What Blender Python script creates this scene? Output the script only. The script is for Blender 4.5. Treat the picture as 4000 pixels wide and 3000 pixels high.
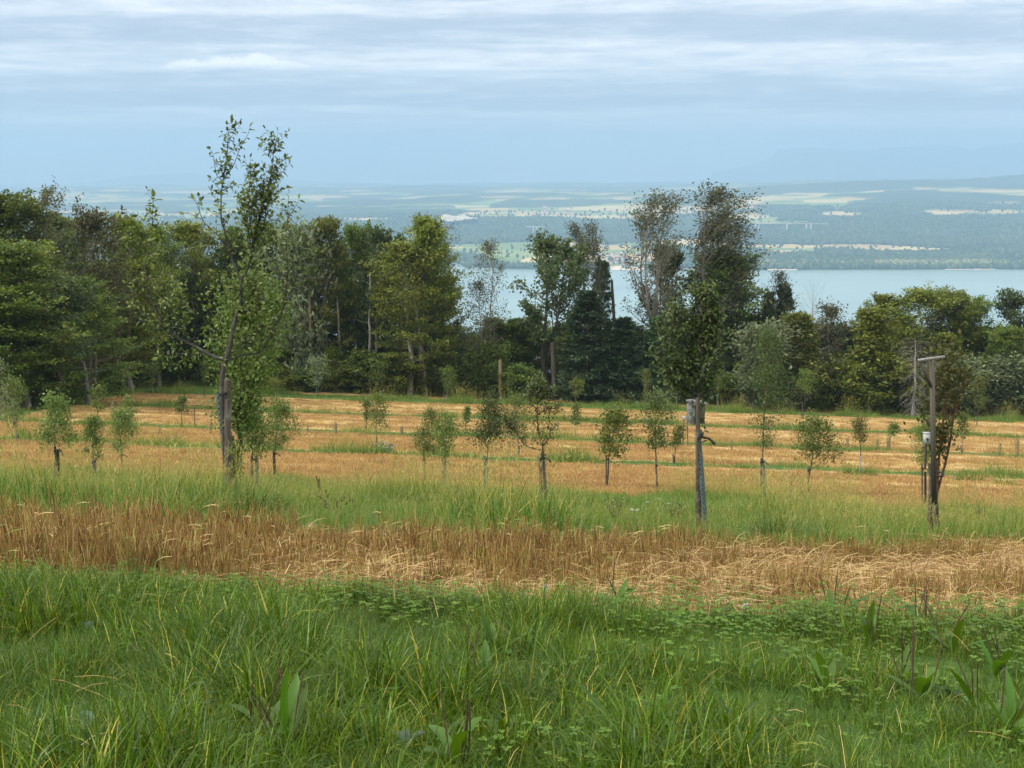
import bpy, math, random
import numpy as np
from mathutils import Vector
for o in list(bpy.data.objects): bpy.data.objects.remove(o)
SC = bpy.context.scene
COL = SC.collection
R = math.radians
rng = np.random.default_rng(7)
random.seed(7)
# ------------------------------------------------------------ camera, sky, sun, exposure
FOC = 50.0                                   # mm on a 36 mm sensor
PITCH = R(8.47)
cam_d = bpy.data.cameras.new('camera'); cam_d.lens = FOC; cam_d.sensor_width = 36
cam_d.clip_start = 0.1; cam_d.clip_end = 200000
cam = bpy.data.objects.new('camera', cam_d); COL.objects.link(cam)
cam.location = (0, 0, 0); cam.rotation_euler = (R(90) - PITCH, 0, 0)
SC.camera = cam
SUN_EL, SUN_AZ = 42.0, 248.0                 # azimuth clockwise from +Y: light from behind the left shoulder
sun_d = bpy.data.lights.new('sun', 'SUN'); sun_d.energy = 1.5; sun_d.angle = R(12); sun_d.color = (1.0, 0.94, 0.84)
sun = bpy.data.objects.new('sun', sun_d); COL.objects.link(sun)
_sd = Vector((math.sin(R(SUN_AZ)) * math.cos(R(SUN_EL)), math.cos(R(SUN_AZ)) * math.cos(R(SUN_EL)), math.sin(R(SUN_EL))))
sun.rotation_euler = _sd.to_track_quat('Z', 'Y').to_euler()
VS = SC.view_settings
SC.display_settings.display_device = 'sRGB'
VS.view_transform = 'Standard'; VS.look = 'None'; VS.gamma = 1.0; VS.use_curve_mapping = False
VS.exposure = 1.2
SC.cycles.max_bounces = 8; SC.cycles.diffuse_bounces = 3; SC.cycles.glossy_bounces = 2
SC.cycles.transmission_bounces = 4; SC.cycles.transparent_max_bounces = 8; SC.cycles.volume_bounces = 1
SC.cycles.sample_clamp_indirect = 6.0
W = bpy.data.worlds.new('World'); SC.world = W; W.use_nodes = True

class NT:
    """tiny node-tree writer"""
    def __init__(s, nt): s.t = nt; nt.nodes.clear()
    def n(s, typ, **kw):
        ins = kw.pop('ins', {})
        nd = s.t.nodes.new(typ)
        for k, v in kw.items(): setattr(nd, k, v)
        for k, v in ins.items():
            sk = nd.inputs[k]
            if isinstance(v, bpy.types.NodeSocket): s.t.links.new(v, sk)
            else: sk.default_value = v
        return nd
    def l(s, a, b): s.t.links.new(a, b)
    def math(s, op, a, b=0.0, clamp=False):
        nd = s.t.nodes.new('ShaderNodeMath'); nd.operation = op; nd.use_clamp = clamp
        for i, v in enumerate((a, b)):
            if isinstance(v, bpy.types.NodeSocket): s.t.links.new(v, nd.inputs[i])
            else: nd.inputs[i].default_value = v
        return nd.outputs[0]
    def ramp(s, fac, stops, interp='LINEAR'):
        nd = s.t.nodes.new('ShaderNodeValToRGB'); cr = nd.color_ramp; cr.interpolation = interp
        while len(cr.elements) < len(stops): cr.elements.new(0.5)
        for e, (p, c) in zip(cr.elements, stops):
            e.position = p; e.color = (*c, 1) if len(c) == 3 else c
        s.t.links.new(fac, nd.inputs[0]); return nd.outputs[0]
    def mix(s, fac, a, b, typ='MIX'):
        nd = s.t.nodes.new('ShaderNodeMix'); nd.data_type = 'RGBA'; nd.blend_type = typ; nd.clamp_factor = True
        for sk, v in ((nd.inputs[0], fac), (nd.inputs[6], a), (nd.inputs[7], b)):
            if isinstance(v, bpy.types.NodeSocket): s.t.links.new(v, sk)
            else: sk.default_value = v if not isinstance(v, tuple) or len(v) == 4 else (*v, 1)
        return nd.outputs[2]
    def noise(s, vec, scale, detail=4, rough=0.5, dist=0.0, lac=2.0):
        nd = s.t.nodes.new('ShaderNodeTexNoise'); nd.inputs['Scale'].default_value = scale
        nd.inputs['Detail'].default_value = detail; nd.inputs['Roughness'].default_value = rough
        nd.inputs['Distortion'].default_value = dist; nd.inputs['Lacunarity'].default_value = lac
        if vec is not None: s.t.links.new(vec, nd.inputs['Vector'])
        return nd.outputs['Fac']

w = NT(W.node_tree)
sky = w.n('ShaderNodeTexSky', sky_type='NISHITA', sun_disc=False, sun_elevation=R(SUN_EL), sun_rotation=R(SUN_AZ), altitude=900.0, dust_density=1.5)
tc = w.n('ShaderNodeTexCoord')
sep = w.n('ShaderNodeSeparateXYZ', ins={0: tc.outputs['Generated']})
zz = w.math('ADD', w.math('MAXIMUM', sep.outputs[2], 0.0), 0.035)
# the cloud deck is a layer overhead: direction divided by height
cx = w.math('DIVIDE', sep.outputs[0], zz); cy = w.math('DIVIDE', sep.outputs[1], zz)
P1 = w.n('ShaderNodeCombineXYZ', ins={0: w.math('MULTIPLY', cx, 0.40), 1: w.math('MULTIPLY', cy, 1.0), 2: 3.7}).outputs[0]
P2 = w.n('ShaderNodeCombineXYZ', ins={0: w.math('MULTIPLY', cx, 0.8), 1: w.math('MULTIPLY', cy, 1.0), 2: 9.1}).outputs[0]
n1 = w.noise(P1, 0.55, 4, 0.55, 0.6)
n2 = w.noise(P2, 1.5, 9, 0.66, 0.5)
P3 = w.n('ShaderNodeCombineXYZ', ins={0: w.math('MULTIPLY', cx, 1.3), 1: w.math('MULTIPLY', cy, 0.9), 2: 1.3}).outputs[0]
n3 = w.noise(P3, 2.6, 9, 0.68, 0.2)
# the deck lies in long rolls across the view, warped and broken by the noise
roll = w.math('ADD', w.math('MULTIPLY', cy, 0.05), w.math('MULTIPLY', w.math('SUBTRACT', n1, 0.5), 0.20))
rolls = w.ramp(roll, [(0.27, (0.5,) * 3), (0.32, (0.66,) * 3), (0.365, (0.30,) * 3), (0.40, (0.34,) * 3), (0.435, (0.64,) * 3), (0.475, (0.60,) * 3), (0.55, (0.30,) * 3), (0.60, (0.28,) * 3), (0.645, (0.62,) * 3), (0.70, (0.5,) * 3), (0.80, (0.40,) * 3), (0.95, (0.5,) * 3)], 'B_SPLINE')
nn = w.math('ADD', w.math('MULTIPLY', rolls, 0.42), w.math('ADD', w.math('MULTIPLY', n2, 0.36), w.math('MULTIPLY', n3, 0.22)))
cloud = w.ramp(nn, [(0.37, (1.9, 2.12, 2.52)), (0.44, (2.35, 2.55, 2.92)), (0.49, (3.0, 3.15, 3.42)), (0.54, (3.7, 3.78, 3.92)), (0.61, (4.9, 4.75, 4.6))])
# one sunlit heap of cloud standing in a gap of the deck at the left
az = w.math('DIVIDE', sep.outputs[0], sep.outputs[1]); el_ = w.math('DIVIDE', sep.outputs[2], sep.outputs[1])
P4 = w.n('ShaderNodeCombineXYZ', ins={0: w.math('MULTIPLY', az, 75.0), 1: w.math('MULTIPLY', el_, 260.0), 2: 4.0}).outputs[0]
P5 = w.n('ShaderNodeCombineXYZ', ins={0: w.math('MULTIPLY', az, 60.0), 1: 0.0, 2: 7.3}).outputs[0]
pn = w.noise(P4, 1.0, 6, 0.65); pt = w.noise(P5, 1.0, 5, 0.6)
win = w.math('SUBTRACT', 1.0, w.math('POWER', w.math('DIVIDE', w.math('ADD', az, 0.190), 0.052), 2.0), clamp=True)
top_ = w.math('MULTIPLY', w.math('POWER', win, 0.6), w.math('ADD', 0.002, w.math('MULTIPLY', w.math('SUBTRACT', pt, 0.25), 0.020)))
hgt_ = w.math('ADD', w.math('SUBTRACT', el_, 0.0722), w.math('MULTIPLY', w.math('SUBTRACT', pn, 0.5), 0.004))
puff = w.math('MULTIPLY', w.math('MULTIPLY', w.math('DIVIDE', w.math('SUBTRACT', top_, hgt_), 0.0022, True), w.math('DIVIDE', w.math('ADD', hgt_, 0.003), 0.005, True)), w.math('GREATER_THAN', sep.outputs[1], 0.0), clamp=True)
puff = w.math('MULTIPLY', puff, w.math('ADD', 0.55, w.math('MULTIPLY', pn, 0.8)), clamp=True)
cloud = w.mix(puff, cloud, (5.6, 5.3, 5.0))
zen = w.math('ADD', 1.0, w.math('MULTIPLY', w.math('MAXIMUM', sep.outputs[2], 0.0), 2.2))
up = w.ramp(sep.outputs[2], [(0.10, (0, 0, 0)), (0.55, (0.75, 0.75, 0.75))])      # overhead the deck is a more even, neutral white
cl2 = w.n('ShaderNodeVectorMath', operation='SCALE', ins={0: w.mix(up, cloud, (3.4, 3.3, 3.15)), 3: zen}).outputs[0]
cover = w.ramp(n2, [(0.30, (0.86, 0.86, 0.86)), (0.5, (0.97, 0.97, 0.97))])
skyc = w.mix(cover, sky.outputs[0], cl2)
bg = w.n('ShaderNodeBackground', ins={0: skyc, 1: 0.097})
out = w.n('ShaderNodeOutputWorld', ins={0: bg.outputs[0]})

# ------------------------------------------------------------ measuring: the photograph's pixels (2212 wide) to places
FPX, CX, CY = FOC / 36 * 2212, 1106.0, 829.5
SP, CP = math.sin(PITCH), math.cos(PITCH)
def at(px, py, d):
    """the point at depth Y = d seen at pixel px, py"""
    u = (px - CX) / FPX; v = (CY - py) / FPX
    y = CP + v * SP; z = -SP + v * CP
    return np.array([u * d / y, d, z * d / y])
def rowz(py, d): return at(CX, py, d)[2]
_tab = [(-40, 4.4), (-10, 0.05), (0, -1.5), (5, -2.27), (11, rowz(1265, 11)), (15, rowz(1168, 15)), (20, rowz(1123, 20)), (35, rowz(1094, 35)), (56, rowz(1060, 56)),
        (90, rowz(991, 90)), (120, rowz(947, 120)), (155, rowz(906, 155)), (200, rowz(869, 200)), (216, rowz(858, 216)), (240, -36.8), (300, -50), (420, -95), (700, -210), (1500, -400), (2600, -450), (4000, -460)]
_td = np.array([a for a, b in _tab], float); _tz = np.array([b for a, b in _tab])
def _hermite(x):
    h = np.diff(_td); m = np.diff(_tz) / h
    t = np.empty(len(_td)); t[0], t[-1] = m[0], m[-1]
    t[1:-1] = (m[:-1] * h[1:] + m[1:] * h[:-1]) / (h[1:] + h[:-1])
    i = np.clip(np.searchsorted(_td, x) - 1, 0, len(h) - 1)
    s = (x - _td[i]) / h[i]
    return ((2 * s**3 - 3 * s**2 + 1) * _tz[i] + (s**3 - 2 * s**2 + s) * h[i] * t[i] + (-2 * s**3 + 3 * s**2) * _tz[i + 1] + (s**3 - s**2) * h[i] * t[i + 1])
def _hash(i, j, s):
    n = (i.astype(np.int64) * 374761393 + j.astype(np.int64) * 668265263 + s * 974711) & 0x7fffffff
    n = ((n ^ (n >> 13)) * 1274126177) & 0x7fffffff
    return ((n ^ (n >> 16)) & 0xffff) / 65535.0
def vnoise(x, y, s=0):
    x = np.asarray(x, float); y = np.asarray(y, float)
    i = np.floor(x); j = np.floor(y); fx = x - i; fy = y - j
    fx = fx * fx * (3 - 2 * fx); fy = fy * fy * (3 - 2 * fy)
    a = _hash(i, j, s); b = _hash(i + 1, j, s); c = _hash(i, j + 1, s); d = _hash(i + 1, j + 1, s)
    return (a * (1 - fx) + b * fx) * (1 - fy) + (c * (1 - fx) + d * fx) * fy
def fbm(x, y, s=0, o=4):
    v = 0; a = 0.5
    for k in range(o):
        v = v + a * vnoise(np.asarray(x) * 2**k, np.asarray(y) * 2**k, s + k * 17); a *= 0.5
    return v / (1 - 0.5**o)
def ground_z(X, Y):
    X = np.asarray(X, float); Y = np.asarray(Y, float)
    s = np.interp(Y, [0, 14, 20, 50, 90, 216, 260, 420], [0.040, 0.040, 0.045, 0.040, 0.036, 0.034, 0.03, 0.0])
    Xc = np.clip(X, -0.62 * np.abs(Y) - 12, 0.62 * np.abs(Y) + 12)
    z = _hermite(Y) - s * Xc
    z = z + (fbm(X / 1.3, Y / 1.3, 5) - 0.5) * 0.16 * np.clip((Y + 3) / 10, 0.3, 1) * np.clip(60 / np.maximum(Y, 1), 0.15, 1)
    z = z + (fbm(X / 9, Y / 9, 9) - 0.5) * 0.35 * np.clip((Y - 20) / 40, 0, 1)
    return z
def gpt(px, d):
    """the point of the ground at depth d under the column px"""
    py = 1000.0
    for _ in range(12):
        p = at(px, py, d); g = float(ground_z(p[0], d))
        a = at(px, py + 1, d)
        py += (g - p[2]) / (a[2] - p[2])
    p = at(px, py, d); return np.array([p[0], d, float(ground_z(p[0], d))])
def ghit(px, py, lo=4.0, hi=400.0):
    d = lo
    while d < hi:
        p = at(px, py, d)
        if p[2] <= float(ground_z(p[0], d)): break
        d *= 1.01
    return gpt(px, d)

# ------------------------------------------------------------ mesh writing
class MB:
    def __init__(s): s.v = []; s.f = {3: [], 4: []}; s.r = []; s.n = 0; s.m = {3: [], 4: []}
    def add(s, V, F, rnd=0.5, mat=0):
        V = np.asarray(V, float).reshape(-1, 3); F = np.asarray(F, np.int64)
        if len(V) == 0: return
        k = F.shape[1]
        s.v.append(V); s.f[k].append(F + s.n); s.m[k].append(np.full(len(F), mat, np.int32))
        s.r.append(np.broadcast_to(np.asarray(rnd, float), (len(V),))); s.n += len(V)
    def tube(s, path, rad, sides=6, cap=True, rnd=0.5, mat=0):
        path = np.asarray(path, float); n = len(path)
        rad = np.broadcast_to(np.asarray(rad, float), (n,))
        t = np.gradient(path, axis=0); t /= np.linalg.norm(t, axis=1, keepdims=True) + 1e-12
        m = np.abs(t.mean(0)); ref = np.zeros(3); ref[int(np.argmin(m))] = 1
        a = np.cross(t, ref); a /= np.linalg.norm(a, axis=1, keepdims=True) + 1e-12
        b = np.cross(t, a)
        th = np.arange(sides) * 2 * np.pi / sides
        V = path[:, None, :] + rad[:, None, None] * (a[:, None, :] * np.cos(th)[None, :, None] + b[:, None, :] * np.sin(th)[None, :, None])
        i = np.arange(n - 1)[:, None] * sides; j = np.arange(sides)[None, :]; j2 = (j + 1) % sides
        F = np.stack([i + j, i + j2, i + sides + j2, i + sides + j], -1).reshape(-1, 4)
        s.add(V.reshape(-1, 3), F, rnd, mat)
        if cap:
            for e, flip in ((0, 1), (n - 1, 0)):
                c = V[e]; Vc = np.vstack([c, path[e]])
                Fc = np.array([[q, (q + 1) % sides, sides] if not flip else [(q + 1) % sides, q, sides] for q in range(sides)])
                s.add(Vc, Fc, rnd, mat)
    def box(s, c, size, rot=None, rnd=0.5, mat=0, taper=1.0):
        h = np.array(size) / 2
        V = np.array([[x, y, z] for z in (-1, 1) for y in (-1, 1) for x in (-1, 1)], float) * h
        V[4:, :2] *= taper
        if rot is not None: V = V @ np.asarray(rot).T
        V = V + np.array(c)
        F = np.array([[0, 2, 3, 1], [4, 5, 7, 6], [0, 1, 5, 4], [2, 6, 7, 3], [0, 4, 6, 2], [1, 3, 7, 5]])
        s.add(V, F, rnd, mat)
    def kite(s, c, ax, nr, L, Wd, rnd, fold=0.25, mat=0):
        """folded four-cornered leaves: c base points, ax long axis, nr normal"""
        c = np.asarray(c, float); n = len(c)
        if n == 0: return
        ax = ax / (np.linalg.norm(ax, axis=1, keepdims=True) + 1e-9)
        sd = np.cross(ax, nr); sd /= np.linalg.norm(sd, axis=1, keepdims=True) + 1e-9
        nn = np.cross(sd, ax)
        L = np.broadcast_to(np.asarray(L, float), (n,))[:, None]; Wd = np.broadcast_to(np.asarray(Wd, float), (n,))[:, None]
        mid = c + ax * L * 0.45
        V = np.stack([c, mid - sd * Wd / 2 + nn * Wd * fold, c + ax * L - nn * L * 0.08, mid + sd * Wd / 2 + nn * Wd * fold], 1).reshape(-1, 3)
        i = np.arange(n)[:, None] * 4
        F = np.concatenate([i + np.array([[0, 2, 1]]), i + np.array([[0, 3, 2]])], 0)
        s.add(V, F, np.repeat(np.broadcast_to(rnd, (n,)), 4), mat)
    def mesh(s, name, mats, smooth=False):
        me = bpy.data.meshes.new(name)
        V = np.concatenate(s.v) if s.v else np.zeros((0, 3))
        T = np.concatenate(s.f[3]) if s.f[3] else np.zeros((0, 3), np.int64)
        Q = np.concatenate(s.f[4]) if s.f[4] else np.zeros((0, 4), np.int64)
        me.vertices.add(len(V)); me.vertices.foreach_set('co', V.astype(np.float32).ravel())
        me.loops.add(T.size + Q.size); me.loops.foreach_set('vertex_index', np.concatenate([T.ravel(), Q.ravel()]).astype(np.int32))
        me.polygons.add(len(T) + len(Q))
        me.polygons.foreach_set('loop_start', np.concatenate([np.arange(len(T)) * 3, T.size + np.arange(len(Q)) * 4]).astype(np.int32))
        if isinstance(mats, (list, tuple)):
            for m in mats: me.materials.append(m)
            mi = np.concatenate((s.m[3] or [np.zeros(0, np.int32)]) + (s.m[4] or [np.zeros(0, np.int32)]))
            me.polygons.foreach_set('material_index', mi)
        else: me.materials.append(mats)
        if smooth: me.polygons.foreach_set('use_smooth', np.ones(len(T) + len(Q), bool))
        at_ = me.attributes.new('rnd', 'FLOAT', 'POINT')
        at_.data.foreach_set('value', (np.concatenate(s.r) if s.r else np.zeros(0)).astype(np.float32))
        me.update(calc_edges=True); return me
    def build(s, name, mats, parent=None, smooth=False, link=True):
        o = bpy.data.objects.new(name, s.mesh(name, mats, smooth))
        if link: COL.objects.link(o)
        if parent is not None: o.parent = parent
        return o
def tag(o, label=None, cat=None, group=None, kind=None):
    for k, v in (('label', label), ('category', cat), ('group', group), ('kind', kind)):
        if v is not None: o[k] = v
    return o
def thing(name, loc, label, cat, group=None, rz=0.0, sc=None):
    o = bpy.data.objects.new(name, None); COL.objects.link(o)
    o.location = tuple(float(q) for q in loc); o.rotation_euler = (0, 0, rz); o.empty_display_size = 0.2
    if sc is not None: o.scale = sc
    return tag(o, label, cat, group)
def child(name, me, parent, loc=(0, 0, 0), rot=(0, 0, 0), scale=None):
    o = bpy.data.objects.new(name, me); COL.objects.link(o); o.parent = parent
    o.location = tuple(float(q) for q in loc); o.rotation_euler = rot
    if scale is not None: o.scale = scale
    return o
def unit(v): return v / (np.linalg.norm(v, axis=-1, keepdims=True) + 1e-12)
def spline(pts, n):
    pts = np.asarray(pts, float)
    if len(pts) < 3:
        t = np.linspace(0, 1, n)[:, None]; return pts[0] * (1 - t) + pts[-1] * t
    P = np.vstack([2 * pts[0] - pts[1], pts, 2 * pts[-1] - pts[-2]])
    u = np.linspace(0, len(pts) - 1 - 1e-9, n); i = u.astype(int); f = (u - i)[:, None]
    a, b, c, d = P[i], P[i + 1], P[i + 2], P[i + 3]
    return 0.5 * (2 * b + (c - a) * f + (2 * a - 5 * b + 4 * c - d) * f**2 + (3 * b - a - 3 * c + d) * f**3)
# ------------------------------------------------------------ materials
def new_mat(name):
    m = bpy.data.materials.new(name); m.use_nodes = True; return m, NT(m.node_tree)
def finish(t, col, rough=0.8, spec=0.3, trans=0.0, bump=None, tcol=None):
    b = t.n('ShaderNodeBsdfPrincipled', ins={'Base Color': col, 'Roughness': rough, 'Specular IOR Level': spec})
    if bump is not None: t.l(bump, b.inputs['Normal'])
    sh = b.outputs[0]
    if trans > 0:
        tr = t.n('ShaderNodeBsdfTranslucent', ins={0: tcol if tcol is not None else col})
        sh = t.n('ShaderNodeMixShader', ins={0: trans, 1: sh, 2: tr.outputs[0]}).outputs[0]
    t.n('ShaderNodeOutputMaterial', ins={0: sh})
def leaf_mat(name, stops, rough=0.5, spec=0.35, trans=0.3, patch=0.25, hue=0.03, pscale=0.25):
    """leaf colour from the leaf's own number, the plant's own number and a slow drift over the ground"""
    m, t = new_mat(name)
    a = t.n('ShaderNodeAttribute', attribute_name='rnd').outputs['Fac']
    oi = t.n('ShaderNodeObjectInfo').outputs['Random']
    geo = t.n('ShaderNodeNewGeometry')
    nz = t.noise(geo.outputs['Position'], pscale, 3, 0.5)
    f = t.math('ADD', a, t.math('MULTIPLY', t.math('SUBTRACT', nz, 0.5), patch * 2), clamp=True)
    f = t.math('ADD', f, t.math('MULTIPLY', t.math('SUBTRACT', oi, 0.5), 0.25), clamp=True)
    c = t.ramp(f, stops)
    hs = t.n('ShaderNodeHueSaturation', ins={'Hue': t.math('ADD', 0.5, t.math('MULTIPLY', t.math('SUBTRACT', oi, 0.5), hue)), 'Saturation': 1.0,
             'Value': t.math('ADD', 0.85, t.math('MULTIPLY', oi, 0.3)), 'Color': c})
    tc_ = t.n('ShaderNodeHueSaturation', ins={'Hue': 0.485, 'Saturation': 1.1, 'Value': 1.3, 'Color': hs.outputs[0]})
    finish(t, hs.outputs[0], rough, spec, trans, tcol=tc_.outputs[0]); return m
def bark_mat(name, c1, c2, scale=6.0, stretch=0.2, bump=0.3, c3=None):
    m, t = new_mat(name)
    tcx = t.n('ShaderNodeTexCoord').outputs['Object']
    mp = t.n('ShaderNodeMapping', ins={0: tcx, 3: (1, 1, stretch)}).outputs[0]
    nz = t.noise(mp, scale, 6, 0.65, 0.4)
    c = t.ramp(nz, [(0.32, c1), (0.66, c2)])
    if c3 is not None:
        n2 = t.noise(tcx, scale * 0.35, 4, 0.6); c = t.mix(t.ramp(n2, [(0.52, (0, 0, 0)), (0.66, (1, 1, 1))]), c, c3)
    bm = t.n('ShaderNodeBump', ins={'Strength': bump, 'Distance': 0.02, 'Height': nz})
    finish(t, c, 0.85, 0.2, bump=bm.outputs[0]); return m
M = {}
M['beech'] = leaf_mat('beech_leaf', [(0.0, (0.0549, 0.09, 0.0167)), (0.45, (0.1097, 0.1637, 0.0267)), (0.8, (0.1857, 0.2359, 0.0366)), (1.0, (0.285, 0.2898, 0.0583))])
M['beech_yellow'] = leaf_mat('beech_leaf_yellowish', [(0.0, (0.0714, 0.0996, 0.0152)), (0.45, (0.1428, 0.185, 0.0244)), (0.8, (0.2347, 0.2579, 0.0366)), (1.0, (0.3194, 0.2846, 0.061))])
M['oak'] = leaf_mat('oak_leaf', [(0.0, (0.0331, 0.058, 0.0192)), (0.5, (0.0738, 0.1087, 0.0352)), (0.85, (0.1255, 0.1541, 0.0576)), (1.0, (0.2031, 0.1993, 0.08))])
M['wispy'] = leaf_mat('windswept_leaf', [(0.0, (0.0505, 0.0673, 0.0309)), (0.4, (0.0982, 0.1122, 0.0533)), (0.75, (0.1473, 0.1473, 0.073)), (1.0, (0.2104, 0.1684, 0.0982))])
M['brownish'] = leaf_mat('reddening_leaf', [(0.0, (0.047, 0.0555, 0.0201)), (0.5, (0.0939, 0.0983, 0.0376)), (1.0, (0.1745, 0.1348, 0.0604))])
M['spruce'] = leaf_mat('spruce_needle', [(0.0, (0.026, 0.0506, 0.0229)), (0.5, (0.0551, 0.1012, 0.0383)), (0.85, (0.0929, 0.1518, 0.0499)), (1.0, (0.1598, 0.215, 0.0671))], trans=0.1)
M['silver'] = leaf_mat('silvery_leaf', [(0.0, (0.0768, 0.1092, 0.0436)), (0.5, (0.1632, 0.2035, 0.0972)), (0.85, (0.3071, 0.3487, 0.2013)), (1.0, (0.5758, 0.6218, 0.4026))])
M['young'] = leaf_mat('light_green_leaf', [(0.0, (0.0545, 0.0891, 0.014)), (0.5, (0.1029, 0.1485, 0.024)), (0.85, (0.1513, 0.196, 0.038)), (1.0, (0.2178, 0.2376, 0.07))])
M['rust'] = leaf_mat('dead_needle', [(0.0, (0.05, 0.022, 0.012)), (1.0, (0.11, 0.05, 0.025))], trans=0.05)
M['fruit'] = leaf_mat('fruit_leaf', [(0.0, (0.0567, 0.0949, 0.0219)), (0.4, (0.1135, 0.167, 0.0344)), (0.75, (0.1891, 0.2467, 0.0625)), (0.93, (0.3024, 0.3511, 0.1329)), (1.0, (0.4915, 0.5313, 0.2812))], patch=0.1, pscale=1.5)
M['fruit_dark'] = leaf_mat('fruit_leaf_dark', [(0.0, (0.0342, 0.0578, 0.0173)), (0.45, (0.0683, 0.102, 0.0259)), (0.8, (0.1162, 0.1565, 0.0403)), (1.0, (0.222, 0.2634, 0.1006))], patch=0.1, pscale=1.5)
M['fruit_autumn'] = leaf_mat('fruit_leaf_autumn', [(0.0, (0.0432, 0.0554, 0.015)), (0.5, (0.0945, 0.099, 0.0275)), (0.85, (0.1553, 0.1386, 0.04)), (1.0, (0.2295, 0.132, 0.0375))], patch=0.1, pscale=1.5)
M['bark_pale'] = bark_mat('pale_bark', (0.17, 0.155, 0.125), (0.33, 0.31, 0.265), 2.0, 0.25, 0.3, (0.10, 0.105, 0.07))
M['bark_dark'] = bark_mat('dark_bark', (0.035, 0.030, 0.024), (0.095, 0.082, 0.064), 3.0, 0.2, 0.4)
M['bark_grey'] = bark_mat('grey_bark', (0.13, 0.118, 0.10), (0.28, 0.26, 0.22), 2.5, 0.2, 0.3)
M['bark_dead'] = bark_mat('dead_wood', (0.20, 0.18, 0.165), (0.38, 0.35, 0.32), 3.0, 0.2, 0.3)
M['bark_burnt'] = bark_mat('splintered_wood', (0.03, 0.024, 0.02), (0.10, 0.075, 0.055), 3.0, 0.2, 0.4)
M['bark_snag'] = bark_mat('stripped_wood', (0.21, 0.15, 0.095), (0.37, 0.28, 0.185), 3.0, 0.15, 0.3)
M['bark_fruit'] = bark_mat('fruit_bark', (0.034, 0.030, 0.025), (0.088, 0.080, 0.068), 22.0, 0.5, 0.4, (0.12, 0.12, 0.10))
M['bark_red'] = bark_mat('reddish_bark', (0.075, 0.034, 0.022), (0.16, 0.082, 0.055), 18.0, 0.5, 0.3)
M['stake'] = bark_mat('weathered_stake', (0.050, 0.041, 0.031), (0.135, 0.112, 0.085), 14.0, 0.10, 0.5, (0.20, 0.18, 0.15))
M['timber'] = bark_mat('weathered_timber', (0.056, 0.049, 0.038), (0.120, 0.106, 0.085), 10.0, 0.06, 0.3)
M['board_grey'] = bark_mat('silvered_board', (0.22, 0.215, 0.205), (0.42, 0.41, 0.395), 12.0, 0.08, 0.3)
M['board_shaded'] = bark_mat('shaded_board', (0.09, 0.080, 0.062), (0.19, 0.165, 0.13), 12.0, 0.08, 0.3)
def plain(name, col, rough=0.5, spec=0.4, var=0.15, scale=8.0, trans=0.0):
    m, t = new_mat(name)
    nz = t.noise(t.n('ShaderNodeTexCoord').outputs['Object'], scale, 4, 0.6)
    lo = tuple(q * (1 - var) for q in col); hi = tuple(min(1, q * (1 + var)) for q in col)
    finish(t, t.ramp(nz, [(0.3, lo), (0.7, hi)]), rough, spec, trans); return m
M['guard'] = plain('grey_green_plastic', (0.115, 0.150, 0.150), 0.4, 0.5, 0.2, 10)
M['guard_pale'] = plain('pale_plastic', (0.26, 0.285, 0.275), 0.4, 0.5, 0.2, 10)
M['guard_dark'] = plain('dark_plastic', (0.030, 0.034, 0.036), 0.4, 0.5, 0.2, 10)
M['mesh_guard'] = plain('faded_mesh', (0.21, 0.20, 0.12), 0.7, 0.3, 0.25, 6)
M['rubber'] = plain('black_rubber', (0.012, 0.012, 0.013), 0.6, 0.4, 0.2)
M['paint_grey'] = plain('pale_grey_paint', (0.40, 0.42, 0.415), 0.5, 0.4, 0.08)
M['white'] = plain('white_petal', (0.62, 0.62, 0.57), 0.6, 0.2, 0.1, 20, 0.2)
M['red'] = plain('poppy_petal', (0.62, 0.075, 0.035), 0.6, 0.2, 0.1, 20, 0.25)
M['stone'] = plain('pale_concrete', (0.55, 0.53, 0.48), 0.8, 0.2, 0.1, 0.05)
M['house_wall'] = plain('rendered_wall', (0.62, 0.58, 0.50), 0.9, 0.2, 0.12, 0.05)
M['house_roof'] = plain('clay_roof', (0.24, 0.11, 0.075), 0.9, 0.2, 0.2, 0.05)
M['cliff'] = plain('bare_rock', (0.47, 0.41, 0.31), 0.95, 0.1, 0.15, 0.02)
M['beach'] = plain('pale_sand', (0.60, 0.52, 0.40), 0.95, 0.1, 0.1, 0.02)
M['seed'] = plain('brown_seed_head', (0.085, 0.060, 0.034), 0.8, 0.2, 0.25, 30)
M['stem_dry'] = plain('dry_stem', (0.30, 0.215, 0.10), 0.7, 0.3, 0.3, 30)
M['broad'] = leaf_mat('broad_weed_leaf', [(0.0, (0.036, 0.0893, 0.0096)), (0.6, (0.066, 0.147, 0.0144)), (1.0, (0.12, 0.21, 0.028))], patch=0.1, pscale=3, trans=0.35)
M['glaucous'] = leaf_mat('glaucous_leaf', [(0.0, (0.0434, 0.0743, 0.0443)), (1.0, (0.0868, 0.1312, 0.0809))], patch=0.1, pscale=3, trans=0.15)
M['grass'] = leaf_mat('lush_grass', [(0.0, (0.0338, 0.0761, 0.0046)), (0.4, (0.0702, 0.1359, 0.0081)), (0.75, (0.1222, 0.2038, 0.0138)), (0.93, (0.143, 0.2446, 0.0259)), (0.97, (0.3641, 0.2854, 0.0403)), (1.0, (0.5461, 0.4756, 0.1094))], rough=0.4, spec=0.25, trans=0.3, patch=0.13, pscale=0.9, hue=0.035)
M['grass_blue'] = leaf_mat('bluish_grass', [(0.0, (0.032, 0.0772, 0.0086)), (0.5, (0.0684, 0.1301, 0.0173)), (0.9, (0.1229, 0.1852, 0.0316)), (1.0, (0.3206, 0.2867, 0.0624))], rough=0.4, spec=0.25, trans=0.25, patch=0.12, pscale=0.9)
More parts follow.
